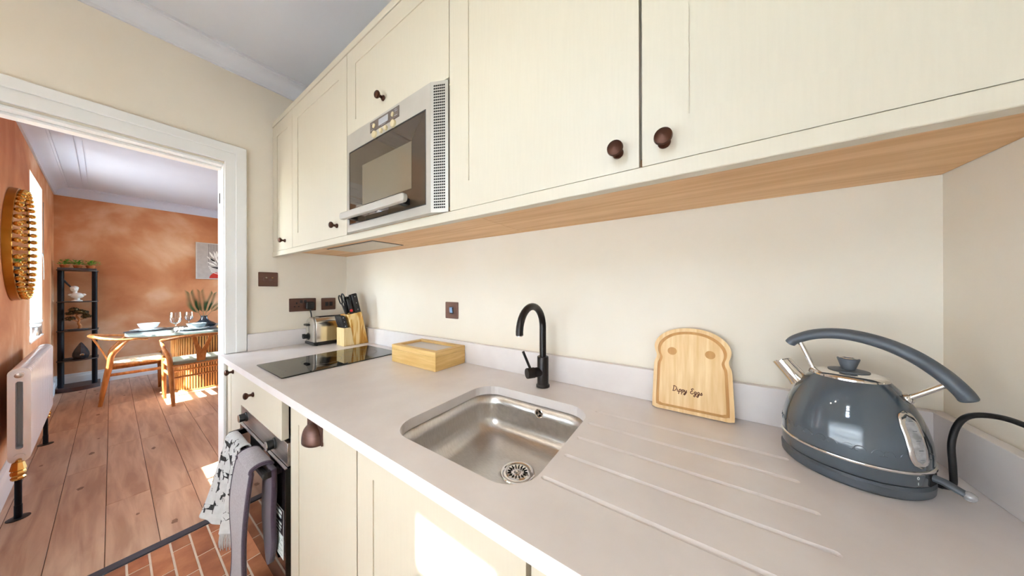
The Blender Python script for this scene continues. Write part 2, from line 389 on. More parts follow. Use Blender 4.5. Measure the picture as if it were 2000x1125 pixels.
# sill-level pieces, skirtings, cornices
def cornice_profile(h, d, steps=6):
    pts = [(0, 0), (.012, 0), (.012, .014)]
    for k in range(steps + 1):
        a = R(90 * k / steps); pts.append((d - .015 - (d - .03) * math.cos(a) + 0, .018 + (h - .036) * math.sin(a)))
    pts += [(d - .012, h - .014), (d, h - .014), (d, h), (0, h)]
    return pts
def trims():
    # kitchen cornice on the doorway wall: profile in (x, z) extruded along y
    mb = MB().prism(cornice_profile(.095, .085), 0, 1.95, Matrix(((1, 0, 0, 0), (0, 0, -1, 0), (0, 1, 0, KCEIL - .095), (0, 0, 0, 1))))
    struct(mb.build('trim_1', 'ceil'))
    # dining cornices (far wall, front wall) with two extra reeded bands on the ceiling
    h = DCEIL - 2.505
    mb = MB().prism(cornice_profile(h, .10), 1.45, -2.05, Matrix(((1, 0, 0, FARX), (0, 0, -1, 0), (0, 1, 0, 2.505), (0, 0, 0, 1))))
    struct(mb.build('trim_2', 'dceil'))
    mb = MB().prism(cornice_profile(h, .10), -4.62, -.13, ML @ Matrix(((0, 0, 1, 0), (1, 0, 0, 0), (0, 1, 0, 2.505), (0, 0, 0, 1))))
    mb.box(-4.4, -.13, .19, .205, DCEIL - .012, DCEIL + .01, ML).box(-4.4, -.13, .235, .245, DCEIL - .008, DCEIL + .01, ML)
    struct(mb.build('trim_3', 'dceil'))
    # skirtings
    prof = [(0, 0), (.024, 0), (.024, .12), (.02, .135), (.012, .142), (.012, .16), (.004, .168), (0, .168)]
    mb = MB().prism(prof, 1.42, -2.05, Matrix(((1, 0, 0, FARX), (0, 0, -1, 0), (0, 1, 0, 0), (0, 0, 0, 1))))
    struct(mb.build('baseboard_far', 'trim'))
    mb = MB().prism(prof, -4.60, -.13, ML @ Matrix(((0, 0, 1, 0), (1, 0, 0, 0), (0, 1, 0, 0), (0, 0, 0, 1))))
    struct(mb.build('baseboard_left', 'trim'))
    # doorway: lining and architraves
    d = bpy.data.objects.new('door_1', None); COL.objects.link(d); struct(d)
    lin_ = MB().box(-WT - .002, .004, -.66, -.648, 0, 2.0).box(-WT - .002, .004, -1.36, -1.348, 0, 2.0).box(-WT - .002, .004, -1.348, -.66, 1.99, 2.003)
    lin_.box(-.075, -.04, -1.348, -.66, 1.978, 1.99)
    lin_.build('door_lining', 'trim', d, bevel=.002)
    # kitchen-side architrave: right leg stands on the worktop, head, left leg
    a = [(-.655, .912), (-.565, .912), (-.565, 2.115), (-1.46, 2.115), (-1.46, 0), (-1.37, 0), (-1.37, 2.012), (-.655, 2.012)]
    MB().prism(a, .002, .016, YZ).build('architrave', 'trim', d, bevel=.003)
    b = [(-.612, .912), (-.565, .912), (-.565, 2.115), (-1.46, 2.115), (-1.46, 0), (-1.413, 0), (-1.413, 2.068), (-.612, 2.068)]
    MB().prism(b, .014, .024, YZ).build('architrave_band', 'trim', d, bevel=.004)
    a = [(-.655, 0), (-.58, 0), (-.58, 2.09), (-1.40, 2.09), (-1.40, 0), (-1.355, 0), (-1.355, 1.997), (-.655, 1.997)]
    MB().prism(a, -WT - .018, -WT, YZ).build('architrave', 'trim', d, bevel=.003)
    MB().box(-.088, -.070, -.6615, -.6595, 1.785, 1.845).build('strike_plate', 'black', d)
trims()

def sash_window(name, x0, x1, z0, z1, m, depth, ncol):
    """box-sash window set at the outer side of its opening; m: wall frame with +y into the room"""
    w = bpy.data.objects.new(name, None); COL.objects.link(w); struct(w)
    y = -depth
    MB().fillholes(rect(x0, x1, z0, z1), [rect(x0 + .05, x1 - .05, z0 + .05, z1 - .05)], -y - .05, -y + .05, m @ XZ).build('window_frame', 'trim', w, bevel=.003)
    zm = (z0 + z1) / 2
    for k, (a, b, yy) in enumerate(((z0 + .05, zm + .02, y + .015), (zm - .02, z1 - .05, y - .03))):
        holes = []; n = ncol
        xs = [x0 + .09 + i * (x1 - x0 - .18 + .022) / n for i in range(n + 1)]
        zs = [a + .05, (a + b) / 2 + .005, b - .035]
        for i in range(n):
            for j in range(2):
                holes.append(rect(xs[i], xs[i + 1] - .022, zs[j] + (.011 if j else 0), zs[j + 1] - (.011 if not j else 0)))
        MB().fillholes(rect(x0 + .05, x1 - .05, a, b), holes, -yy - .018, -yy + .018, m @ XZ).build('sash', 'trim', w, bevel=.002)
        for h in holes:
            MB().prism(h, -yy - .002, -yy + .002, m @ XZ).build('pane', 'glass', w)
    MB().box(x0 - .0, x1 + .0, -depth + .04, .006, z0 - .012, z0 + .004, m).build('window_sill', 'trim', w, bevel=.004)
    # white painted reveals
    MB().box(x0, x0 + .006, -depth + .05, -.002, z0, z1, m).build('reveal', 'trim', w)
    MB().box(x1 - .006, x1, -depth + .05, -.002, z0, z1, m).build('reveal', 'trim', w)
    MB().box(x0, x1, -depth + .05, -.002, z1 - .006, z1, m).build('reveal', 'trim', w)
MK = Matrix.Translation((0, KY, 0))
sash_window('window_1', -3.42, -2.53, .82, 2.33, ML, .17, 2)
sash_window('window_2', -.80, -.20, .82, 2.33, ML, .17, 2)
sash_window('window_3', 1.635, 2.03, 1.72, 2.54, MK, .14, 1)
sash_window('fill_window_5', .45, 2.62, .55, 1.52, MK, .17, 3)  # unseen window, widened and lowered to add soft fill light
bl = MB().box(.46, 2.61, -.075, -.073, .56, 1.51, MK).build('fill_blind', 'blind'); tag(bl, 'added white blind over an unseen kitchen window, spreading soft fill light', 'blind')  # invented blind that turns the sun into broad, even fill
portal('portal_dining_far', (-2.97, -1.70, 1.57), .89, 1.51)
portal('portal_dining_near', (-.5, -1.68, 1.57), .6, 1.51)
portal('portal_kitchen', (1.8325, KY - .27, 2.13), .395, .82)
portal('portal_fill_kitchen', (1.535, KY - .27, 1.035), 2.17, .97)
MR = Matrix.Translation((0, 2.05, 0)) @ Matrix.Rotation(R(180), 4, 'Z')
sash_window('fill_window_4', 2.9, 4.3, .1, 2.4, MR, .10, 3)  # made-up window out of view, adds sky fill to the dining room
portal('portal_fill_dining', (-3.6, 2.22, 1.25), 1.4, 2.3).rotation_euler = (R(-90), 0, 0)

def floors():
    # kitchen: narrow terracotta bricks laid in rows along x
    f = MB().box(0, RX, KY, 0, -.05, -.0014).build('floor_kitchen', 'grout'); struct(f)
    tw, tl, g = .0628, .225, .0065
    half = MB().box(0, tl - g * .75, 0, tw - g, -.012, 0).mesh('tile', 'tile')
    row = 0; y = -.597
    while y > KY - .02:
        off = (0, -.133)[row % 2]
        x = .028 + off
        while x < RX:
            x0 = max(x, .028); x1 = min(x + tl - g * .75, RX)
            if x1 - x0 > .02:
                if x1 - x0 > tl - g * .75 - .002: inst('tile', half, f, (x, y - tw, 0))
                else: MB().box(0, x1 - x0, 0, tw - g, -.012, 0).build('tile', 'tile', f, local=True).location = (x0, y - tw, 0)
            x += tl
        y -= tw; row += 1
    for o in f.children:
        if o.type == 'MESH':
            md = o.modifiers.new('bevel', 'BEVEL'); md.width = .0015; md.segments = 1
    # dining: wide oak boards along x
    f = MB().box(FARX, -.005, -1.6, 2.05, -.05, -.004).build('floor_dining', 'seam'); struct(f)
    pw = .158; g = .0012; y = -1.666; row = 0
    rnd = random.Random(3)
    while y < 2.05:
        x = -.006 + rnd.uniform(0, .9)
        while x > FARX:
            ln = rnd.uniform(.9, 1.5)
            x1 = min(x, -.006); x0 = max(x - ln, FARX)
            if x1 - x0 > .03:
                o = MB().box(g - (x1 - x0), -g, g, pw - g, -.012, 0).build('plank', 'plank', f, local=True); o.location = (x1, y, 0)
                md = o.modifiers.new('bevel', 'BEVEL'); md.width = .0012; md.segments = 1
                if y < .2:
                    for _ in range(rnd.choice((0, 1, 1, 2))):
                        if x1 - x0 < .3: continue
                        kx = -rnd.uniform(.08, x1 - x0 - .08); ky = rnd.uniform(.03, pw - .03); r_ = rnd.uniform(.006, .016)
                        poly = [(kx + r_ * 1.7 * math.cos(a * .6283) * rnd.uniform(.7, 1.2), ky + r_ * math.sin(a * .6283) * rnd.uniform(.6, 1.1)) for a in range(10)]
                        MB().prism(poly, -.001, .0004).build('knot', 'knot', o, local=True)
            x -= ln
        y += pw; row += 1
    t = MB().box(-.022, .026, -1.36, -.645, -.01, .006).build('trim_threshold', 'thresh', bevel=.003); struct(t)
floors()

# ================================================================== KITCHEN UNITS
KNOB = None
def knob_mesh():
    global KNOB
    if KNOB is None:
        pr = [(.0105, 0), (.011, .002), (.010, .005), (.006, .008), (.0052, .014), (.007, .018), (.0125, .021), (.0152, .026), (.0142, .031), (.009, .0345), (1e-5, .0355)]
        KNOB = MB().lathe(pr, 24).mesh('knob', 'bronze')
    return KNOB
def knob(parent, x, y, z, s=1.0):
    o = inst('knob', knob_mesh(), parent, Vector((x, y, z)) - origin(parent), (R(90), 0, 0), (s, s, s)); o['label'] = 'dark bronze turned knob'
    return o
def shaker(name, parent, x0, x1, y, z0, z1, st=.078, rail=None, th=.02, knob_at=None, pan=.003, ks=1.0):
    """door whose face lies at y; frame proud of a recessed panel"""
    rail = rail or st
    d = MB().fillholes(rect(x0, x1, z0, z1), [rect(x0 + st, x1 - st, z0 + rail, z1 - rail)], -y - th, -y, XZ).build(name, 'cab', parent, bevel=.0015)
    MB().box(x0 + st - .006, x1 - st + .006, y + pan, y + th - .002, z0 + rail - .006, z1 - rail + .006).build('door_panel', 'cab', d)
    if knob_at: knob(d, knob_at[0], y, knob_at[1], ks)
    return d
BF = -.645    # face of the base doors
UF = -.441    # face of the wall-unit doors
UB = 1.53     # underside board of the wall units
DB, DT = 1.5185, 2.306
def base_units():
    def carcass(t, x0, x1, y0=-.624): return box('body', 'carc', t, x0, x1, y0, -.002, .10, .878)
    t = thing('base_cabinet', 'narrow cream base cupboard with a knob, beside the doorway', 'cabinet', (.165, -.3, 0))
    carcass(t, .024, .302); shaker('door', t, .026, .300, BF, .105, .872, .06, knob_at=(.150, .833))
    t = thing('oven_cabinet', 'cream oven housing with a knobbed drawer front above the oven', 'cabinet', (.64, -.3, 0))
    MB().box(.306, .322, -.622, -.002, .10, .878).box(.962, .980, -.622, -.002, .10, .878).box(.322, .962, -.04, -.002, .10, .878).box(.322, .962, -.622, -.04, .10, .118).box(.322, .962, -.60, -.04, .702, .718).build('body', 'carc', t)
    d = box('drawer', 'cab', t, .306, .932, BF - .012, BF + .012, .706, .868, bevel=.002)
    box('drawer_gap_shade', 'hole', d, .33, .958, -.615, -.06, .722, .868)  # near-black filler, paints the shade of the open gap beside the drawer
    knob(d, .575, BF - .012, .806)
    t = thing('base_cabinet', 'cream base cupboard with a bronze cup handle, left of the sink', 'cabinet', (1.22, -.3, 0))
    carcass(t, .986, 1.470); d = shaker('door', t, .988, 1.468, BF, .105, .872, .072)
    # cup pull: flat back plate and a quarter-dome cup
    cx, cz = 1.205, .835
    h = MB().box(cx - .055, cx + .055, BF - .003, BF, cz - .046, cz + .026)
    def cup(u, v):
        th, ph = math.pi * u, math.pi / 2 * v
        return (cx + .046 * math.cos(th), BF - .002 - .032 * math.sin(th) ** .8 * math.cos(ph) ** .8, cz - .046 + .058 * math.sin(th) ** .7 * math.sin(ph) ** .8)
    h.grid(cup, 24, 12)
    ho = h.build('handle', 'bronzep', d, solid=.002); ho['label'] = 'brown bronze cup handle'
    t = thing('sink_cabinet', 'cream sink base cupboard with a sun patch on its door', 'cabinet', (1.74, -.3, 0))
    MB().box(1.474, 1.490, -.622, -.002, .10, .878).box(1.988, 2.004, -.622, -.002, .10, .878).box(1.49, 1.988, -.02, -.002, .10, .70).box(1.49, 1.988, -.622, -.02, .10, .118).build('body', 'carc', t)
    shaker('door', t, 1.474, 2.003, BF, .105, .872, .075)
    t = thing('base_cabinet', 'cream base cupboard at the right-hand wall, under the kettle end', 'cabinet', (2.34, -.3, 0))
    carcass(t, 2.012, 2.672); shaker('door', t, 2.013, 2.34, BF, .105, .872, .075); shaker('door', t, 2.343, 2.670, BF, .105, .872, .075)
    p = box('plinth', 'cab', None, .024, 2.675, -.60, -.585, .002, .099); tag(p, 'long cream plinth board under the base cupboards', 'plinth')
base_units()

def worktop():
    t = thing('worktop', 'pale white quartz worktop with drainer grooves and cut-out for the sink', 'worktop', (1.35, -.33, .88))
    sink = rrect(1.552, 1.970, -.605, -.195, .075, 8)
    gr = []
    for y, x0, x1 in ((-.540, 1.982, 2.44), (-.449, 1.992, 2.392), (-.365, 1.990, 2.394), (-.279, 1.990, 2.390), (-.196, 1.985, 2.392)):
        def cap(r_): return [(x1 + r_ * math.cos(R(-90 + 30 * k)), y + r_ * math.sin(R(-90 + 30 * k))) for k in range(7)] + [(x0 + r_ * math.cos(R(90 + 30 * k)), y + r_ * math.sin(R(90 + 30 * k))) for k in range(7)]
        gr.append((cap(.0062), .0032, cap(.0012)))
    outer = [(.001, -.001), (.001, -.667), (.003, -.672), (.008, -.675), (RX - .001, -.675), (RX - .001, -.001)]
    MB().fillholes(outer, [sink], .880, .910, None, gr).build('slab', 'quartz', t, smooth=False)
    # upstands
    MB().box(.022, RX - .022, -.022, -.001, .910, 1.012).build('back_upstand', 'quartz', t, bevel=.0015)
    MB().box(.001, .022, -.563, -.001, .910, 1.012).build('left_upstand', 'quartz', t, bevel=.0015)
    MB().box(RX - .022, RX - .001, -.675, -.001, .910, 1.012).build('right_upstand', 'quartz', t, bevel=.0015)
worktop()

def wall_units():
    def unit(label, x0, x1, loc):
        t = thing('wall_cabinet', label, 'cabinet', ((x0 + x1) / 2, -.2, 1.5)); return t
    def body(t, x0, x1, z0=UB): box('body', 'carc', t, x0, x1, -.419, -.002, z0 + .012, 2.305)
    def under(t, x0, x1): box('underside_panel', 'oak', t, x0, x1, -.416, -.001, UB, UB + .012)
    t = unit('slim cream wall cupboard in the corner, leftmost of the row', .004, .334, 0)
    body(t, .002, .335); under(t, .002, .318); shaker('door', t, .005, .334, UF, DB, DT, .075, knob_at=(.222, 1.569), ks=.95)
    t = unit('cream wall cupboard directly left of the microwave', .337, .973, 0)
    body(t, .336, .974); MB().fillholes(rect(.318, .974, -.416, -.001), [rect(.340, .868, -.272, -.092)], UB, UB + .012).build('underside_panel', 'oak', t)
    shaker('door', t, .337, .972, UF, DB, DT, .075, knob_at=(.880, 1.570), ks=.95)
    t = unit('cream wall cupboard housing the microwave, with a lift-up door above it', .975, 1.612, 0)
    MB().box(.976, .992, -.419, -.002, UB + .012, 2.305).box(1.596, 1.612, -.419, -.002, UB + .012, 2.305).box(.992, 1.596, -.419, -.002, 1.925, 2.305).build('body', 'carc', t)
    under(t, .975, 1.6125); shaker('door', t, .976, 1.611, UF, 1.928, DT, .07, knob_at=(1.257, 2.003), ks=.95)
    t = unit('cream wall cupboard right of the microwave, knob at lower right', 1.614, 2.142, 0)
    body(t, 1.613, 2.1425); under(t, 1.6135, 2.679); shaker('door', t, 1.614, 2.140, UF, DB, DT, .076, knob_at=(2.101, 1.556))
    t = unit('cream wall cupboard at far right, knob at lower left', 2.144, 2.68, 0)
    body(t, 2.1435, 2.679); shaker('door', t, 2.1455, 2.674, UF, DB, DT, .076, knob_at=(2.183, 1.553))
    p = MB().box(.002, RX - .002, -.445, -.418, 1.487, 1.5165).build('cabinet_pelmet', 'cab', bevel=.002)
    tag(p, 'long cream pelmet strip along the bottom of the wall cupboards', 'pelmet')
    p = MB().box(.002, RX - .002, -.444, -.40, 2.309, 2.339).build('cabinet_cornice', 'cab', bevel=.002)
    tag(p, 'plain cream strip along the top of the wall cupboards', 'cornice')
    t = thing('extractor_hood', 'slim built-in extractor hood under the left wall cupboards', 'extractor', (.604, -.182, UB))
    MB().fillholes(rect(.341, .867, -.271, -.093), [rect(.347, .861, -.265, -.099)], UB - .002, UB + .012).build('frame', 'black', t)  # black frame stands in for the shadow gap round the panel
    box('panel', 'hoodpanel', t, .350, .858, -.262, -.102, UB - .004, UB + .006, bevel=.001)
wall_units()

def microwave():
    t = thing('microwave', 'silver built-in microwave with bronze glass door and perforated side vent', 'microwave', (1.3, -.3, 1.517))
    x0, x1, a, b, yf, yb = .984, 1.608, 1.030, 1.556, -.466, -.443
    z0, z1 = 1.5175, 1.920
    MB().prism([(x0 + .012, -.05), (x0 + .012, yb), (x1 - .012, yb), (x1 - .012, -.05)], z0 + .03, z1 - .004).build('body', 'silverp', t)
    fasc = MB().fillholes(rect(a, b, z0, z1), [rect(1.046, 1.534, z0 + .028, 1.846)], -yf - .022, -yf, XZ)
    fasc.build('front_panel', 'silverp', t, bevel=.002)
    # chamfered cheeks left and right
    MB().prism([(x0, yb), (a - .0005, yf), (a - .0005, yf + .022), (x0, yb + .004)], z0, z1).build('side_cheek', 'silverp', t)
    ch = MB().prism([(b + .0005, yf + .022), (b + .0005, yf), (x1, yb), (x1, yb + .004)], z0, z1).build('side_vent', 'silverp', t)
    ch['label'] = 'cheek with a grid of square vent holes'
    d = Vector((x1 - b, yb - yf, 0)); ln = d.length; d.normalize(); nrm = Vector((d.y, -d.x, 0))
    hb = MB()
    rows, cols = 44, 6
    for i in range(rows):
        for j in range(cols):
            u = .010 + j * (ln - .020 - .0052) / (cols - 1); z = z0 + .012 + i * (z1 - z0 - .024 - .0045) / (rows - 1)
            p = Vector((b + .0005, yf, 0)) + d * u
            q = [p + nrm * .0004, p + d * .0052 + nrm * .0004]
            hb.add([(q[0].x, q[0].y, z), (q[1].x, q[1].y, z), (q[1].x, q[1].y, z + .0055), (q[0].x, q[0].y, z + .0045)], [(0, 1, 2, 3)])
    h = hb.build('vent_hole', 'hole', ch, smooth=False); h['kind'] = 'stuff'
    # door
    dr = MB().box(1.049, 1.531, yf + .001, yf + .02, z0 + .031, 1.843).build('door', 'mwglass', t, bevel=.001)
    MB().box(1.150, 1.461, yf + .0003, yf + .002, 1.612, 1.768).build('door_window', 'mwglass_in', dr)
    MB().fillholes(rect(1.046, 1.534, z0 + .028, 1.846), [rect(1.050, 1.530, z0 + .032, 1.8415)], -yf - .004, -yf - .0003, XZ).build('door_seal', 'black', dr)
    # bar handle standing proud near the bottom of the door
    hd = MB().prism(rrect(1.062, 1.484, 1.556, 1.583, .012, 5), -yf + .030, -yf + .046, XZ).build('handle', 'silverp', dr, bevel=.003)
    
    for hx in (1.085, 1.425): MB().box(hx, hx + .025, yf - .032, yf + .002, 1.559, 1.580).build('handle_post', 'black', hd)
    # control strip
    dp = MB().box(1.211, 1.394, yf - .0015, yf + .001, 1.873, 1.911).build('display', 'panel_d', t)
    MB().box(1.270, 1.330, yf - .0022, yf, 1.881, 1.904).build('screen', 'lcd', dp)
    for cx in (1.238, 1.358):
        MB().lathe([(.0085, 0), (.008, .003), (1e-5, .0035)], 20, frame((cx, yf - .001, 1.892), (0, -1, 0))).build('button', 'mwbutton', dp)
    for cx, r_ in ((1.242, .0135), (1.287, .0085), (1.317, .0085), (1.362, .0135)):
        MB().lathe([(r_, 0), (r_ * .95, .006), (r_ * .8, .0075), (1e-5, .0075)], 24, frame((cx, yf, 1.858), (0, -1, 0))).build('button', 'mwbutton', t)
    tb = MB()
    for cx, cz, w in ((1.225, 1.903, .012), (1.222, 1.880, .014), (1.375, 1.903, .014), (1.378, 1.897, .016), (1.376, 1.882, .018), (1.300, 1.877, .03)):
        tb.box(cx - w / 2, cx + w / 2, yf - .0019, yf - .0014, cz, cz + .0016)
    tb.build('marking', 'lcd', dp)['kind'] = 'stuff'
microwave()

def oven():
    t = thing('oven', 'black glass built-in oven with towels over its bar handle', 'oven', (.63, -.4, .12))
    box('body', 'hole', t, .326, .955, -.618, -.06, .12, .698)
    box('control_panel', 'steel', t, .318, .955, -.645, -.617, .610, .698, bevel=.0015)
    d = box('door', 'bglass', t, .318, .955, -.652, -.617, .125, .604, bevel=.002)
    MB().box(.318, .955, -.6535, -.645, .6035, .6075).build('trim_strip', 'steel', t)
    hb = MB().box(.355, .895, -.700, -.684, .566, .590).build('handle', 'black', d, bevel=.004)
    for x in (.355, .872):
        MB().box(x, x + .022, -.690, -.651, .566, .590).build('handle_bracket', 'blackmetal', hb, bevel=.002)
    for x in (.40, .812):
        k = MB().lathe([(.023, 0), (.022, .004), (.019, .006), (.0185, .024), (.0175, .027), (1e-5, .027)], 28, frame((x, -.645, .655), (0, -1, 0))).build('control_knob', 'black', t)
        MB().lathe([(.018, .0), (.0175, .0015), (1e-5, .0015)], 28, frame((x, -.672, .655), (0, -1, 0))).build('knob_face', 'chrome', k)
    # printed product label stuck on the glass: black head with white marks over a white panel of small print
    lb = MB().box(.822, .936, -.6532, -.6518, .255, .440).build('label_sticker', 'label_w', d)
    MB().box(.822, .936, -.6536, -.6530, .345, .440).build('label_head', 'label_k', lb)
    w = MB()
    w.lathe([(.012, 0), (.012, .0003), (.0085, .0003)], 20, frame((.838, -.6536, .418), (0, -1, 0)))
    w.box(.833, .843, -.6539, -.6535, .416, .420)
    for x, z, l, h in ((.857, .422, .066, .010), (.857, .404, .060, .010), (.828, .388, .028, .006), (.862, .380, .058, .006), (.862, .366, .056, .006), (.862, .354, .046, .006)):
        w.box(x, x + l, -.6540, -.6535, z, z + h)
    w.build('label_mark', 'label_w', lb)
    w = MB()
    for k in range(8): w.box(.830, .830 + (.095, .08, .098, .06)[k % 4], -.6536, -.6531, .265 + k * .0095, .268 + k * .0095)
    w.build('label_print', 'label_t', lb)
oven()

def hob():
    t = thing('induction_hob', 'black glass two-zone hob set on the worktop', 'hob', (.64, -.35, .9105))
    MB().prism(rrect(.468, .815, -.624, -.084, .006, 4), .9105, .9155).build('glass_plate', 'bglass', t, bevel=.001)
    w = MB()
    for cy, r_ in ((-.22, .085), (-.41, .085)):
        for k in range(40):
            a, b = 2 * math.pi * k / 40, 2 * math.pi * (k + 1) / 40
            w.add([(.6415 + q * math.cos(c), cy + q * math.sin(c), .9157) for q, c in ((r_, a), (r_, b), (r_ + .0012, b), (r_ + .0012, a))], [(0, 1, 2, 3)])
    for k in range(5): w.box(.57 + k * .035, .576 + k * .035, -.585, -.579, .9155, .9157)
    w.build('marking', 'panel_d', t)['kind'] = 'stuff'
hob()

def sink():
    t = thing('sink', 'undermounted brushed steel sink bowl with strainer waste', 'sink', (1.76, -.4, .752))
    x0, x1, y0, y1 = 1.548, 1.974, -.609, -.191
    loops = []
    zf = .752
    # wall then rounded heel to a floor that falls to the waste
    prof = [(0, .8795), (.004, .84), (.008, .80), (.012, .785), (.022, .768), (.040, .757), (.07, .753)]
    N = 9
    for ins, z in prof:
        loops.append([(x, y, z) for x, y in rrect(x0 + ins, x1 - ins, y0 + ins, y1 - ins, max(.079 - ins * .3, .03), N)])
    cx, cy = 1.805, -.362
    n = len(loops[0])
    for k, rr in ((.4, .75), (.75, .32)):
        base = loops[len(prof) - 1]; loops.append([(cx + (x - cx) * (1 - k) , cy + (y - cy) * (1 - k), zf + .0008 * (1 - k)) for x, y, z in base])
    ring = []
    for x, y, z in loops[-1]:
        a = math.atan2(y - cy, x - cx); ring.append((cx + .044 * math.cos(a), cy + .044 * math.sin(a), zf - .0005))
    loops.append(ring)
    mb = MB(); vs = [p for l in loops for p in l]; fs = []
    for i in range(len(loops) - 1):
        for k in range(n): fs.append((i * n + k, i * n + (k + 1) % n, (i + 1) * n + (k + 1) % n, (i + 1) * n + k))
    mb.add(vs, fs); mb.build('bowl', 'sinksteel', t, angle=60, solid=.0015)
    MB().fillholes(rrect(x0 - .02, x1 + .012, y0 - .012, y1 + .02, .08, 8), [rrect(x0, x1, y0, y1, .079, 9)], .8775, .8795).build('rim', 'sinksteel', t)
    w = MB().lathe([(.050, .0008), (.048, .0026), (.043, .0028), (.039, .001), (.037, -.004), (.037, -.006)], 40, Matrix.Translation((cx, cy, zf))).build('waste_ring', 'chrome', t)
    s = MB().lathe([(.0345, -.005), (.0345, .001), (.031, .0032), (.022, .002), (.011, -.001), (.009, .002), (.007, .006), (1e-5, .007)], 40, Matrix.Translation((cx, cy, zf))).build('strainer', 'chrome', w)
    h = MB()
    for k in range(16):
        a = 2 * math.pi * k / 16; h.box(.018, .029, -.0013, .0013, .0028, .0040, Matrix.Translation((cx, cy, zf - .0003)) @ Matrix.Rotation(a, 4, 'Z'))
    h.build('strainer_slot', 'hole', s)
    # overflow on the far wall of the bowl
    ox, oz = 1.785, .852
    m = frame((ox, y1 - .0035, oz), (0, -1, .1))
    ov = MB().lathe([(.0155, 0), (.0155, .002), (.013, .003), (.011, .001), (1e-5, .0005)], 28, m).build('overflow', 'chrome', t)
    h = MB()
    for k in range(3):
        a0 = R(90 + 120 * k)
        h.prism([(.004 * math.cos(a0), .004 * math.sin(a0))] + [(.010 * math.cos(a0 + R(-42 + 14 * j)), .010 * math.sin(a0 + R(-42 + 14 * j))) for j in range(7)], .0012, .0018, m)
    h.build('overflow_slot', 'hole', ov)
sink()

def tap():
    t = thing('mixer_tap', 'matt black swan-neck mixer tap behind the sink', 'tap', (1.752, -.10, .91))
    m = Matrix.Translation((1.752, -.10, .9105))
    MB().lathe([(.0255, 0), (.0255, .006), (.0235, .009)], 32, m).build('base', 'blackmetal', t)
    MB().lathe([(.0215, .009), (.0215, .112), (.0205, .114), (.012, .1145)], 32, m).build('body', 'blackmetal', t)
    p = [(1.752, -.10, 1.02 + .1155 * k / 6) for k in range(7)]
    rr = .083
    for k in range(1, 19):
        a = R(180 * k / 18 * .98); p.append((1.752, -.10 - rr + rr * math.cos(a), 1.1355 + rr * math.sin(a)))
    p.append((1.752, p[-1][1] + .0005, 1.128))
    sp = MB().tube(p, .0125, 20).build('spout', 'blackmetal', t)
    MB().lathe([(.0095, 0), (.0095, .003)], 20, frame((1.752, p[-1][1], 1.1275), (0, 0, -1))).build('aerator', 'steel', sp)
    # side valve pointing into the room with a lever
    dr = Vector((-.55, -.83, 0)).normalized(); c = Vector((1.752, -.10, .967))
    v = MB().lathe([(.018, .010), (.018, .036), (.0168, .0365), (.0168, .038), (.0195, .0385), (.0195, .066), (.0185, .068), (1e-5, .068)], 28, frame(c, dr)).build('valve', 'blackmetal', t)
    q = c + dr * .052
    MB().tube([q + Vector((0, 0, .014)), q + Vector((-.006, -.004, .03)), q + Vector((-.026, -.012, .080))], .0050, 12).build('lever', 'blackmetal', v)
    for s in (-1, 1):
        MB().sphere(q + dr * .012 + Vector((dr.y, -dr.x, 0)) * .009 * s + Vector((0, 0, -.002 * s)), .0016, 8, 5).build('marker', 'rivet', v)
tap()

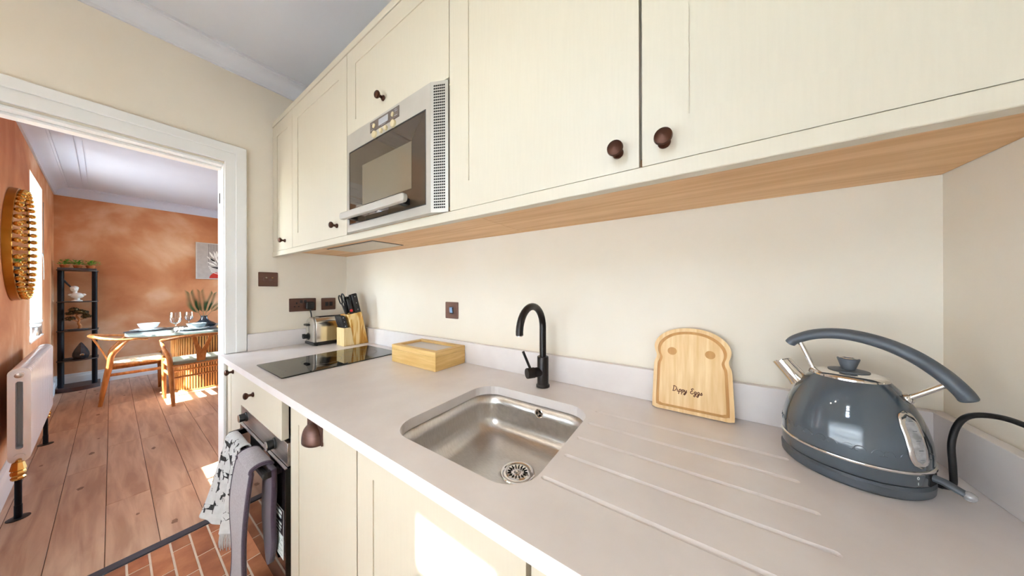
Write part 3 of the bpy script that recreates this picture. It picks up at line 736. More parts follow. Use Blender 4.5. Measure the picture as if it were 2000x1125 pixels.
# ================================================================== WALL PLATES
def plates():
    def plate(label, cat, y0, y1, z0, z1, name):
        t = thing(name, label, cat, (.003, (y0 + y1) / 2, (z0 + z1) / 2))
        MB().prism(rrect(y0, y1, z0, z1, .004, 4), .0005, .0055, YZ).build('plate', 'bronzep', t, bevel=.001)
        return t
    t = plate('bronze double toggle switch above the toaster, nearest the doorway', 'switch', -.511, -.417, 1.299, 1.388, 'light_switch')
    for y in (-.478, -.449):
        k = MB().lathe([(.0115, 0), (.0115, .003), (.0095, .004), (.006, .0045)], 24, frame((.0055, y, 1.344), (1, 0, 0))).build('toggle_collar', 'bronzep', t)
        MB().tube([(.008, y, 1.344), (.018, y, 1.350), (.026, y, 1.353)], [.0035, .0042, .005], 10).build('toggle', 'chrome', k)
    t = plate('bronze double socket behind the toaster with a plug in it', 'socket', -.359, -.206, 1.130, 1.218, 'wall_socket')
    for y in (-.318, -.246):
        h = MB()
        h.box(.0052, .0058, y - .004, y + .004, 1.180, 1.192)
        h.box(.0052, .0058, y - .016, y - .007, 1.160, 1.166).box(.0052, .0058, y + .007, y + .016, 1.160, 1.166)
        h.build('socket_hole', 'hole', t)
    for y in (-.293, -.270):
        MB().box(.0055, .0085, y - .008, y + .008, 1.186, 1.206).build('rocker', 'black', t, bevel=.001)
    t = plate('bronze fused switch plate partly behind the knives', 'switch', -.172, -.080, 1.130, 1.216, 'fused_switch')
    MB().box(.0055, .009, -.148, -.128, 1.158, 1.188).build('rocker', 'black', t, bevel=.001)
    MB().box(.0055, .0075, -.122, -.100, 1.158, 1.188).build('fuse_holder', 'black', t, bevel=.001)
    # back wall switch
    t = thing('light_switch', 'single bronze rocker switch on the back wall above the box', 'switch', (1.159, -.003, 1.167))
    MB().prism(rrect(1.112, 1.206, 1.123, 1.211, .004, 4), .0005, .0055, XZ).build('plate', 'bronzep', t, bevel=.001)
    MB().box(1.146, 1.172, -.008, -.005, 1.148, 1.186).build('rocker_frame', 'black', t, bevel=.001)
    MB().prism([(-.0075, 1.151), (-.0125, 1.183), (-.0075, 1.183)], 1.149, 1.169, YZ).build('rocker', 'switchblue', t)
    # the toaster's plug and lead
    t = thing('mains_plug', 'black mains plug and lead running down behind the toaster', 'plug', (.03, -.246, 1.16))
    MB().prism(rrect(-.270, -.222, 1.142, 1.194, .012, 5), .0062, .030, YZ).build('plug_body', 'black', t, bevel=.005)
    MB().tube(smoothpath([(.022, -.246, 1.146), (.024, -.245, 1.128), (.034, -.244, 1.10), (.035, -.243, 1.05), (.035, -.242, .97)]), .0038, 10).build('lead', 'black', t)
plates()

# ================================================================== THINGS ON THE WORKTOP
def toaster():
    t = thing('toaster', 'polished steel two-slice toaster with black lever and dial', 'toaster', (.118, -.158, .9105))
    x0, x1, y0, y1, zb, zt = .048, .188, -.283, -.030, .9105, 1.094
    box('base', 'black', t, x0 - .002, x1 + .003, y0 - .003, y1, zb + .004, zb + .022, bevel=.003)
    for x in (x0 + .015, x1 - .015):
        for y in (y0 + .02, y1 - .02):
            MB().lathe([(.008, 0), (.008, .006)], 12, Matrix.Translation((x, y, zb))).build('foot', 'black', t)
    def outline(i): return [(x0 + i, zb + .022), (x1 - i, zb + .022)] + [(x1 - i - .045 + .045 * math.cos(R(a)), zt - i - .045 + .045 * math.sin(R(a))) for a in range(0, 91, 10)] + [(x0 + i + .045 - .045 * math.cos(R(a)), zt - i - .045 + .045 * math.sin(R(a))) for a in range(90, -1, -10)]
    MB().prism(outline(0), -y0 - .012, -y1, XZ).build('shell', 'toast', t, bevel=.002)
    e = MB().prism(outline(.006), -y0 - .012, -y0, XZ).build('end_panel', 'silverp', t, bevel=.004)
    for x in (x0 + .050, x1 - .050):
        MB().box(x - .013, x + .013, y0 + .045, y1 - .035, zt - .002, zt + .0012).build('slot', 'hole', t)
    cx = (x0 + x1) / 2 - .012
    MB().box(cx - .002, cx + .002, y0 - .0006, y0 + .001, .955, 1.062).build('lever_track', 'hole', e)
    MB().box(cx - .026, cx + .026, y0 - .022, y0 - .002, 1.039, 1.052).build('lever', 'black', e, bevel=.003)
    k = MB().lathe([(.024, 0), (.024, .004), (.015, .006), (.0145, .030), (.0125, .033), (1e-5, .033)], 28, frame((cx - .004, y0, .968), (0, -1, 0))).build('dial', 'black', e)
    MB().box(cx - .006, cx - .002, y0 - .036, y0 - .020, .968, .986).build('dial_pointer', 'black', k)
toaster()

def knife_block():
    t = thing('knife_block', 'two-tone wooden knife block standing beside the toaster', 'knife block', (.315, -.11, .9105))
    x0, x1 = .262, .362; z = .9105
    # side outline (y, z): low front block and tall slab leaning forward
    tall = [(-.118, z), (-.0235, z), (-.070, 1.128), (-.160, 1.112), (-.136, 1.03)]
    MB().prism(tall, x0, x1, YZ).build('slanted_slab', 'pine', t, bevel=.002)
    low = [(-.182, z), (-.119, z), (-.1365, 1.028), (-.182, 1.028)]
    MB().prism(low, x0, x1, YZ).build('front_block', 'pine_l', t, bevel=.002)
    ax = Vector((0, -.225, .974)).normalized()           # blades follow the lean of the slab
    def knife(label, x, y, zz, ln, w, th, group, rivets=3, red=False):
        k = thing('kitchen_knife', label, 'knife', (x, y, zz), 0, group)
        side = Vector((0, ax.z, -ax.y))
        c = Vector((x, y, zz))
        m = Matrix((Vector((1, 0, 0)), side, ax)).transposed().to_4x4(); m.translation = c
        MB().prism([(-th / 2, -w / 2), (th / 2, -w / 2), (th / 2, w / 2), (-th / 2, w / 2)], -.004, ln, m).build('handle', 'black', k, bevel=min(th, w) * .3)
        MB().box(-.001, .001, -w * .4, w * .4, -.03, .002, m).build('blade', 'steel', k)
        for j in range(rivets):
            MB().lathe([(.0026, 0), (.0026, .0012), (1e-5, .0016)], 12, m @ frame((th / 2, 0, ln * (.16 + .34 * j)), (1, 0, 0))).build('rivet', 'rivet', k)
        if red: MB().lathe([(.009, 0), (.009, .003), (.004, .004), (1e-5, .003)], 20, m @ frame((th / 2, 0, ln * .22), (1, 0, 0))).build('red_end', 'red', k)
        return k
    # top of the slab, along its sloping upper face
    knife('large black-handled knife with three rivets at the back of the knife block', .351, -.088, 1.126, 1.0*.128, .034, .017, 'knives in the block')
    knife('black knife beside the largest one, standing in the slab', .330, -.096, 1.124, .124, .030, .016, 'knives in the block', 0)
    knife('short black knife in the middle of the slab behind the scissors', .308, -.105, 1.122, .112, .026, .015, 'knives in the block', 0)
    knife('black-handled peeler with a red round end, front of the slab', .350, -.128, 1.118, .10, .022, .013, 'knives in the block', 0, True)
    knife('dark sharpening-steel handle at the far left of the slab', .282, -.112, 1.120, .112, .024, .018, 'knives in the block', 0)
    # scissors
    s = thing('kitchen_scissors', 'black kitchen scissors with two open finger loops in the knife block', 'scissors', (.30, -.138, 1.115))
    c = Vector((.312, -.142, 1.113))
    for sg, cx in ((-1, -.036), (1, .010)):
        loop = [c + Vector((cx + .019 * math.cos(R(a)), 0, 0)) + ax * (.098 + .012 * (sg > 0) + .030 * math.sin(R(a))) for a in range(0, 360, 20)]
        lp = MB().tube(loop, .0042, 8, closed=True); lp.tube([c + Vector((sg * .004, 0, 0)) - ax * .002, c + Vector((cx * .6, 0, 0)) + ax * .05, c + Vector((cx, 0, 0)) + ax * (.074 + .012 * (sg > 0))], [.007, .0065, .0045], 8)
        lp.build('handle', 'black', s)
    MB().box(c.x - .006, c.x + .006, c.y - .001, c.y + .001, c.z - .03, c.z + .01).build('blade', 'steel', s)
    # six steak knives in the low block
    for k in range(6):
        x = .274 + k * .0148
        kn = thing('steak_knife', ('black steak knife at the toaster end of the low front block', 'black steak knife second from the toaster in the low front block', 'black steak knife third from the toaster in the low front block', 'black steak knife third from the hob side in the low front block', 'black steak knife second from the hob side in the low front block', 'riveted steak knife nearest the hob, in the low front block')[k], 'knife', (x, -.162, 1.029), 0, 'steak knives')
        sd = [(-.178, 1.026), (-.150, 1.026), (-.166, 1.095), (-.172, 1.106), (-.190, 1.112), (-.199, 1.106)]
        MB().prism(sd, x - .0052, x + .0052, YZ).build('handle', 'black', kn, bevel=.0022)
        if k == 5:
            for yy, zz in ((-.168, 1.040), (-.174, 1.068), (-.181, 1.095)):
                MB().lathe([(.0027, 0), (.0027, .001), (1e-5, .0014)], 12, frame((x + .0051, yy, zz), (1, 0, 0))).build('rivet', 'rivet', kn)
knife_block()

def tea_box():
    t = thing('bamboo_box', 'bamboo box with a frosted window lid, between hob and sink', 'box', (1.11, -.118, .9105))
    x0, x1, y0, y1, z0, z1 = .942, 1.276, -.212, -.026, .9105, .998
    zl = z1 - .022
    MB().fillholes(rect(x0, x1, y0, y1), [rect(x0 + .008, x1 - .008, y0 + .008, y1 - .008)], z0 + .006, zl - .0008).box(x0 + .001, x1 - .001, y0 + .001, y1 - .001, z0, z0 + .006).build('body', 'bamboo', t, bevel=.001)
    l = MB().fillholes(rect(x0, x1, y0, y1), [rect(x0 + .028, x1 - .028, y0 + .028, y1 - .028)], zl, z1).build('lid', 'bamboo', t, bevel=.0012)
    MB().box(x0 + .024, x1 - .024, y0 + .024, y1 - .024, z1 - .013, z1 - .009).build('lid_window', 'frost', l)
tea_box()

def bread_board():
    t = thing('serving_board', 'bread-slice shaped bamboo board reading Dippy Eggs, leaning on the upstand', 'board', (2.22, -.075, .911))
    # local frame: origin bottom centre of the front face, x right, y up the board, z out of the face
    th = .014; H = .252; w = .100
    lean = math.atan2(.038, .10)
    up = Vector((0, math.sin(R(13)), math.cos(R(13)))); m = frame((2.220, -.0745, .9112 + .003), up.cross(Vector((1, 0, 0))) * -1, (1, 0, 0))
    if m.col[2][1] > 0: m = frame((2.220, -.0745, .9142), up.cross(Vector((1, 0, 0))), (1, 0, 0))
    half = [(.088, 0), (.096, .003), (.100, .011), (.0985, .09), (.097, .135), (.092, .150), (.0905, .162), (.096, .178), (.0965, .194), (.089, .212), (.073, .229), (.05, .242), (.025, .2485), (0, .2505)]
    pts = [p.to_2d() for p in smoothpath([(x, y, 0) for x, y in half], 4)]
    out = [(p.x, p.y) for p in pts] + [(-p.x, p.y) for p in reversed(pts[:-1])]
    def inset(k):
        cx, cy = 0, .118
        return [(x * (1 - k / .098), cy + (y - cy) * (1 - k / .125)) for x, y in out]
    i0, i1 = inset(.010), inset(.0175)
    ey = [[(cx + .0125 * math.cos(R(a)), .176 + .0118 * math.sin(R(a))) for a in range(0, 360, 15)] for cx in (-.048, .048)]
    MB().prism(out, -th, -.004, m).build('body', 'bamboo_v', t, bevel=.003)
    MB().fillholes(out, [i0], -.0045, 0, m).build('rim', 'bamboo_v', t, bevel=.0008)
    g = MB().fillholes(inset(.0098), [inset(.0177)], -.0042, -.0030, m).build('juice_groove', 'bamboo_d', t)
    MB().fillholes(i1, ey, -.0045, 0, m).build('face', 'bamboo_v', t, bevel=.0008)
    for cx in (-.048, .048):
        MB().lathe([(.0124, -.0008), (.009, -.0028), (.0045, -.0036), (1e-5, -.0038)], 24, m @ Matrix.Translation((cx, .176, 0))).build('egg_dip', 'bamboo_d', t)
    # hand-written words as thin burnt strokes
    G = {'D': [[(.15, 1), (.1, .05)], [(.0, .95), (.25, 1.0), (.55, .8), (.6, .45), (.4, .1), (.1, .0), (.02, .08)]],
         'i': [[(.05, .5), (.08, .1), (.2, .02), (.3, .15)], [(.1, .72), (.11, .75)]],
         'p': [[(.05, .5), (.02, -.45)], [(.04, .25), (.18, .5), (.34, .4), (.3, .12), (.12, .03), (.04, .12)]],
         'y': [[(.0, .5), (.06, .15), (.2, .1), (.3, .4)], [(.32, .5), (.28, 0), (.12, -.42), (-.04, -.36), (.1, -.12), (.42, .15)]],
         'E': [[(.5, .88), (.3, 1.0), (.12, .82), (.3, .56), (.06, .38), (.08, .1), (.32, 0), (.52, .18)]],
         'g': [[(.34, .42), (.16, .5), (.02, .28), (.14, .06), (.3, .2), (.34, .46)], [(.34, .46), (.3, -.1), (.16, -.45), (.0, -.36), (.12, -.14), (.44, .12)]],
         's': [[(.0, .08), (.2, .48), (.22, .36), (.3, .14), (.16, .0), (.02, .06)]], ' ': []}
    ADV = {'D': .66, 'i': .3, 'p': .42, 'y': .44, 'E': .56, 'g': .44, 's': .34, ' ': .42}
    s = .0150; x = -.046; tx = MB()
    for ch in 'Dippy Eggs':
        for st in G[ch]:
            if ch == ' ': continue
            p3 = smoothpath([(x + px * s + py * s * .12, .058 + py * s, .0002) for px, py in st], 4)
            tx.tube(p3, .00105, 6, m, flat=.5)
        x += ADV[ch] * s * 1.12
    tx.build('lettering', 'burn', t)
bread_board()

def kettle():
    c = Vector((2.497, -.152, .9105)); rear = R(-24); KS = .955
    t = thing('kettle', 'glossy slate grey dome kettle with arched handle, by the right wall', 'kettle', c, rear)
    t.scale = (KS, KS, 1)
    def b(mb, name, mt, p=t, **k): return mb.build(name, mt, p, local=True, **k)
    b(MB().lathe([(.100, 0), (.104, .004), (.105, .018), (.101, .0225), (.09, .0228)], 64), 'power_base', 'kmatt')
    body = b(MB().lathe([(.094, .0235), (.1025, .025), (.1035, .028), (.1035, .047), (.103, .0475)], 64), 'lower_band', 'kgrey')
    b(MB().lathe([(.1035, .0475), (.1062, .0485), (.1068, .0505), (.1062, .0525), (.103, .0535)], 64), 'chrome_ring', 'chrome')
    dome = [(.1035, .0535), (.1035, .070), (.1015, .090), (.0965, .112), (.0885, .135), (.078, .156), (.066, .174), (.055, .1865), (.0515, .1895)]
    dm = b(MB().lathe(dome, 72), 'dome', 'kgrey', angle=60)
    # faint embossed scroll band round the lower dome
    em = MB()
    for k in range(9):
        a0 = R(180 + 20 * k)
        for sg in (-1, 1):
            pts = []
            for j in range(12):
                ph = j / 11 * 4.6; rr = .010 * (1 - j / 14)
                a = a0 + (rr * math.cos(ph) * sg) / .103 + sg * .05; z = .074 + rr * math.sin(ph)
                r_ = .1032 if z < .075 else .1032 - (z - .075) * .11
                pts.append((r_ * math.cos(a), r_ * math.sin(a), z))
            em.tube(pts, .0007, 5)
    b(em, 'embossing', 'kgrey', dm)
    lid = b(MB().lathe([(.0545, .187), (.0545, .1905), (.050, .194), (.036, .1975), (.018, .199), (1e-5, .199)], 56), 'lid', 'chrome', angle=50)
    b(MB().lathe([(.030, .1982), (.030, .1996), (.012, .2012)], 40), 'lid_disc', 'kmatt', lid)
    kn = b(MB().lathe([(.0095, .200), (.0105, .203), (.0165, .2225), (.0165, .2240), (.0145, .2246)], 32), 'lid_knob', 'kmatt', lid)
    b(MB().lathe([(.0145, .2240), (.0135, .2252), (.0095, .2252), (.009, .2243)], 32), 'knob_cap', 'chrome', kn)
    # spout, towards local -x
    sp = MB(); d = Vector((-.62, 0, .78)).normalized()
    mm = frame(Vector((-.074, 0, .157)), d, (0, 1, 0))
    sp.lathe([(.021, 0), (.0185, .010), (.0175, .03), (.0175, .052), (.0155, .052), (.0155, .03)], 32, mm)
    # slant the mouth of the spout
    for v in sp.v:
        u = (v - Vector((-.074, 0, .157))).dot(d)
        if u > .045: v += d * (-(v.x + .104) * .35)
    b(sp, 'spout', 'chrome')
    # arched handle
    hp = smoothpath([(-.092, 0, .240), (-.081, 0, .252), (-.048, 0, .2685), (-.005, 0, .274), (.040, 0, .265), (.078, 0, .246), (.108, 0, .220), (.128, 0, .194), (.135, 0, .180)], 5)
    n = len(hp); rad = [.0125 + .0052 * math.sin(math.pi * min(1, i / (n - 1) * .62 + .1)) for i in range(n)]; rad[0] *= .6; rad[-1] *= .92
    hd = b(MB().tube(hp, rad, 20, flat=.62, up=(0, 1, 0)) if 0 else MB().tube(hp, rad, 20, flat=.68), 'handle', 'kmatt', angle=50)
    for a_, b_ in (((-.050, 0, .186), (-.074, 0, .248)), ((.072, 0, .163), (.116, 0, .203))):
        b(MB().tube([a_, b_], .0048, 16), 'strut', 'chrome', hd)
        a3 = Vector(a_); dd = (Vector(b_) - a3).normalized()
        b(MB().lathe([(.0105, -.006), (.0105, .002), (.007, .007)], 24, frame(a3, dd)), 'strut_collar', 'chrome', hd)
    # water gauge on the rear flank (local +x, turned a little to the room)
    ga = R(-33)
    def surf(z):
        for (r0, z0), (r1, z1) in zip(dome, dome[1:]):
            if z0 <= z <= z1: return r0 + (r1 - r0) * (z - z0) / (z1 - z0)
        return .1035
    def gz(hw, z0, z1, off, nn=18):
        def fn(u, v):
            z = z0 + (z1 - z0) * v
            e = min(1, math.sqrt(max(0, 1 - (abs(v - .5) * 2) ** 4)) + .02)
            wv = hw * e * (u - .5) * 2; r_ = surf(z) + off * (1 - .15 * abs(u - .5) * 2); a = ga + wv / r_
            return (r_ * math.cos(a), r_ * math.sin(a), z)
        return MB().grid(fn, 8, nn)
    g1 = b(gz(.0175, .060, .150, .0025), 'gauge_frame', 'chrome', angle=60, solid=.003)
    b(gz(.0105, .068, .143, .0046), 'gauge_window', 'gauge', g1, angle=60)
    mk = MB()
    for k in range(5):
        z = .075 + k * .015; r_ = surf(z) + .0050
        mk.add([(r_ * math.cos(ga + q / r_), r_ * math.sin(ga + q / r_), zz) for q, zz in ((-.004, z), (.004, z), (.004, z + .0012), (-.004, z + .0012))], [(0, 1, 2, 3)])
    b(mk, 'gauge_mark', 'kmatt', g1)
    # switch lever low on the rear, 0 and I marks beside it
    sa = R(-14); ca, sa_ = math.cos(sa), math.sin(sa)
    def P(r_, z, s=0): return (r_ * ca - s * sa_, r_ * sa_ + s * ca, z)
    b(MB().box(-.012, .012, -.001, .001, -.011, .011, frame(P(.1032, .037), (0, 0, 1), (-sa_, ca, 0))), 'switch_slot', 'hole')
    lv = b(MB().tube([P(.098, .040), P(.115, .038), P(.135, .031)], [.0085, .0085, .0075], 14, flat=.7), 'switch_lever', 'kmatt')
    b(MB().sphere(P(.138, .030), .0078, 14, 8), 'lever_tip', 'gauge', lv)
    ma = R(-34); r_ = .1037; mm = frame((r_ * math.cos(ma), r_ * math.sin(ma), 0), (math.cos(ma), math.sin(ma), 0), (-math.sin(ma), math.cos(ma), 0))
    mk = MB(); mk.tube([(.0016 * math.cos(R(q)), .0416 + .0024 * math.sin(R(q)), .0002) for q in range(0, 360, 24)], .0004, 5, mm, closed=True)
    mk.tube([(0, .0298, .0002), (0, .0345, .0002)], .0005, 5, mm)
    b(mk, 'switch_mark', 'label_w', body)
    # lead: own thing
    ld = thing('kettle_lead', 'black kettle flex rising from the base beside the right upstand', 'cable', (2.61, -.19, .9105))
    pts = smoothpath([(2.585, -.150, .917), (2.606, -.165, .918), (2.608, -.183, .932), (2.605, -.190, .965), (2.602, -.194, 1.010), (2.604, -.204, 1.048), (2.609, -.222, 1.071), (2.622, -.252, 1.082), (2.632, -.30, 1.080), (2.648, -.36, 1.074), (2.672, -.42, 1.078)], 6)
    MB().tube(pts, .0042, 12).build('flex', 'black', ld)
    MB().tube([pts[0], pts[6]], [.0062, .0048], 12).build('strain_relief', 'black', ld)
kettle()

# ================================================================== TOWELS ON THE OVEN HANDLE
def towels():
    t = thing('tea_towel', 'white tea towel printed with black dachshunds, hanging on the oven handle', 'towel', (.5, -.71, .59))
    zb, yb = .578, -.692
    def lerp(a, b, k): return a + (b - a) * k
    def surf(u, v):
        # v 0..0.72 front drop from hem to bar, .72-.80 over the bar, .80-1 behind
        fold = .006 * math.sin(u * 9.5) + .004 * math.sin(u * 17 + 1)
        if v < .72:
            k = v / .72                      # 0 hem, 1 bar
            xl = lerp(.415, .405, k); xr = lerp(.635, .605, k)
            yl = lerp(-.792, -.711, k ** .8); yr = lerp(-.738, -.709, k)
            z = lerp(lerp(.285, .262, u), .592, k) - .008 * math.sin(u * 3.1) * (1 - k)
            return Vector((lerp(xl, xr, u), lerp(yl, yr, u) - fold * (1.6 - k), z))
        if v < .8:
            k = (v - .72) / .08; a = math.pi * k
            return Vector((lerp(.405, .605, u), yb - .0175 * math.cos(a) - fold * .3 * (1 - k), .592 + .010 * math.sin(a)))
        k = (v - .8) / .2
        return Vector((lerp(.405, .605, u), yb + .0175 + .001 * math.sin(u * 8), .592 - .16 * k))
    MB().grid(lambda u, v: surf(u, v), 40, 70).build('cloth', 'towel', t, angle=80, solid=.005)
    # printed dogs and little bones, laid on the cloth
    dog = [(-.5, .06), (-.42, .16), (-.3, .2), (.1, .2), (.2, .22), (.24, .4), (.30, .44), (.36, .36), (.5, .30), (.5, .24), (.38, .2), (.34, .06), (.3, -.02), (.3, -.2), (.24, -.2), (.22, -.04), (-.22, -.03), (-.24, -.2), (-.32, -.2), (-.32, -.02), (-.42, .05), (-.62, .2), (-.64, .17)]
    bone = [(-.5, .1), (-.4, .16), (-.3, .05), (.3, .05), (.4, .16), (.5, .1), (.44, 0), (.5, -.1), (.4, -.16), (.3, -.05), (-.3, -.05), (-.4, -.16), (-.5, -.1), (-.44, 0)]
    def onc(shape, cu, cv, size, ang, sx=1):
        vs = []
        for x, y in shape:
            x *= sx; X = x * math.cos(ang) - y * math.sin(ang); Y = x * math.sin(ang) + y * math.cos(ang)
            u = min(.985, max(.015, cu + X * size / .21)); v = min(.78, max(.01, cv + Y * size / .46))
            e = 1e-3; p = surf(u, v); n = (surf(u + e, v) - surf(u - e, v)).cross(surf(u, v + e) - surf(u, v - e)).normalized()
            if n.y > 0: n = -n
            vs.append(p + n * .0034)
        return vs
    pr = MB(); rn = random.Random(5)
    dogs = [(.2, .09, .2, 1), (.68, .12, -.2, -1), (.35, .25, -.3, -1), (.82, .29, .4, 1), (.12, .35, .5, 1), (.5, .40, -.1, 1), (.86, .46, .3, -1), (.2, .52, .1, -1), (.62, .56, -.2, 1), (.9, .62, .4, 1), (.3, .66, 0, 1), (.72, .70, .3, -1)]
    for cu, cv, a, sx in dogs: pr.add(onc(dog, cu, cv, .078, a, sx), [tuple(range(len(dog)))])
    for k in range(26):
        pr.add(onc(bone, rn.uniform(.06, .94), rn.uniform(.03, .74), .013, rn.uniform(0, 3), 1), [tuple(range(len(bone)))])
    o = pr.build('printed_pattern', 'dog', t, smooth=False); o['label'] = 'black dachshund and bone print'
    fr = MB()
    for k in range(10):
        p = surf(.80 + k * .02, .0); fr.tube([p, p + Vector((.002 * (k % 3 - 1), -.003, -.03)), p + Vector((.004 * (k % 3 - 1), -.002, -.055 - .01 * (k % 2))) ], [.0022, .002, .0012], 6)
    fr.build('fringe', 'towel', t)
    # double oven glove
    g = thing('oven_glove', 'long grey terry double oven glove with plum binding over the oven handle', 'oven glove', (.74, -.71, .59))
    def gs(u, v):
        wv = .004 * math.sin(v * 9 + u * 2)
        if v < .72:
            k = v / .72
            x = lerp(lerp(.645, .665, k), lerp(.800, .842, k), u); z = lerp(.03, .596, k)
            return Vector((x, -.742 + .020 * k ** 4 + .010 * math.sin(k * 4) * (1 - k) + wv + .008 * (u - .5) * (1 - k), z))
        k = (v - .72) / .28; a = math.pi * min(1, k)
        return Vector((lerp(.665, .842, u), yb - .031 * math.cos(a), .590 + .017 * math.sin(a)))
    MB().grid(gs, 14, 60).build('front_pad', 'glove', g, angle=80, solid=.012)
    ed = MB()
    for u in (0, 1): ed.tube([gs(u, v / 50) for v in range(51)], .0078, 8)
    ed.build('binding', 'glovedark', g)
    def gb(u, v):
        # rear pad with rounded end, hanging between bar and oven door
        k = v; hw = .058 * min(1, (k * 3.2) ** .5 if k < .31 else 1); cx = lerp(.842, .838, k)
        z = lerp(.205, .592, k)
        return Vector((cx + (u - .5) * 2 * hw, -.6690 + .0015 * math.sin(k * 9), z))
    MB().grid(gb, 12, 40).build('rear_pad', 'glovedark', g, angle=80, solid=.016)
towels()

# ================================================================== DINING ROOM
def radiator():
    loc = ML @ Vector((-1.575, .086, 0))
    t = thing('radiator', 'white two-column radiator on the terracotta wall below the mirror', 'radiator', loc, SKEW)
    # one section: two flat tubes joined top and bottom, seen on end as an oval ring
    z0, z1 = .30, .835; hw = .033; n = 27; pitch = 1.25 / n
    def ring(hw_, za, zb_, r_): return rrect(-hw_, hw_, za, zb_, r_, 6)
    sec = MB().fillholes(ring(hw, z0, z1, .030), [ring(.011, z0 + .075, z1 - .075, .0105)], -pitch * .44, pitch * .44, YZ).mesh('radiator_section', 'rad')
    for k in range(n):
        o = inst('radiator_section', sec, t, (-.625 + pitch * (k + .5), 0, 0)); md = o.modifiers.new('bevel', 'BEVEL'); md.width = .007; md.segments = 3; md.limit_method = 'ANGLE'; md.angle_limit = R(50)
    MB().box(.53, .545, -.02, .02, z0 + .05, z1 - .05).build('slot_blocker', 'rad', t, local=True)  # added plate closing the slots, so they look pale instead of dark
    for z in (z0 + .034, z1 - .034):
        MB().tube([(-.63, 0, z), (.63, 0, z)], .017, 14).build('header_tube', 'rad', t, local=True)
    MB().lathe([(.014, 0), (.014, .006), (.009, .009), (1e-5, .009)], 24, frame((.625, 0, z1 - .04), (1, 0, 0))).build('end_plug', 'steel', t, local=True)
    for sx in (1, -1):
        x = .655 * sx
        v = MB().lathe([(.013, .0), (.021, .004), (.023, .014), (.018, .022), (.022, .028), (.024, .042), (.020, .052), (.025, .058), (.018, .098), (.012, .102)], 8 if sx > 0 else 12, Matrix.Translation((x, .0, .215))).build('valve', 'brass', t, local=True)
        MB().tube([(.60 * sx, 0, .318), (x, 0, .318), (x, 0, .30)], .009, 10).build('valve_tail', 'brass', v, local=True)
        MB().tube([(x, 0, .07), (x, 0, .222)], .011, 14).build('pipe', 'navy', t, local=True)
        MB().tube([(x, 0, .0), (x, 0, .075)], .0125, 14).build('pipe_sleeve', 'navy', t, local=True)
        MB().lathe([(.036, .0005), (.036, .003), (.014, .006)], 28, Matrix.Translation((x, 0, 0))).build('floor_plate', 'black', t, local=True)
radiator()

def mirror():
    t = thing('wall_mirror', 'round gold mirror framed by a ring of gold balls', 'mirror', ML @ Vector((-1.72, .0, 1.60)), SKEW)
    m = frame((0, .001, 0), (0, 1, 0), (0, 0, 1))
    MB().lathe([(.392, 0), (.392, .030), (.388, .032), (.372, .032), (.368, .029), (.30, .02)], 72, m).build('frame', 'golddark', t, local=True)
    MB().lathe([(.370, .020), (.370, .0295), (1e-5, .0295)], 64, m).build('mirror_glass', 'mirror', t, local=True)
    ball = MB().sphere((0, 0, 0), .0165, 16, 10).mesh('gold_ball', 'gold')
    n = 44
    for k in range(n):
        a = 2 * math.pi * k / n; inst('gold_ball', ball, t, (.372 * math.cos(a), .0475, .372 * math.sin(a)))
mirror()

def blind_cord():
    p = [(-3.30, .004, 1.66), (-3.33, .010, 1.62), (-3.355, .012, 1.45), (-3.38, .010, 1.40), (-3.41, .008, 1.385), (-3.435, .006, 1.42), (-3.44, .004, 1.60), (-3.44, .004, 2.2)]
    o = MB().tube(smoothpath(p, 6), .0018, 6, ML).build('blind_cord', 'bluegrey'); tag(o, 'thin grey blind cord looped beside the window', 'cord')
blind_cord()
def sill_vases():
    for nm, lab, x, y, h, r_ in (('sill_jar', 'ribbed silver jar on the window sill, taller of two', -3.335, -.040, .150, .040), ('sill_jar', 'small silver jar on the window sill, in front', -3.19, -.034, .115, .036)):
        p = ML @ Vector((x, y, .824)); t = thing(nm, lab, 'jar', p, 0, 'jars on the sill')
        b = MB(); seg = 36; pr = [(r_ * .9, 0), (r_, .01), (r_, h * .72), (r_ * .85, h * .76)]
        for q, z in pr: pass
        b.lathe(pr, seg)
        for v in b.v:
            a = math.atan2(v.y, v.x); k = 1 + .05 * math.cos(a * 12); v.x *= k; v.y *= k
        b.build('body', 'sill', t, local=True)
        MB().lathe([(r_ * .7, h * .76), (r_ * 1.1, h * .80), (r_ * 1.25, h * .92), (r_ * 1.2, h), (r_ * 1.1, h), (r_ * .7, h * .84)], 32).build('rim_dish', 'whiteceramic', t, local=True)
sill_vases()

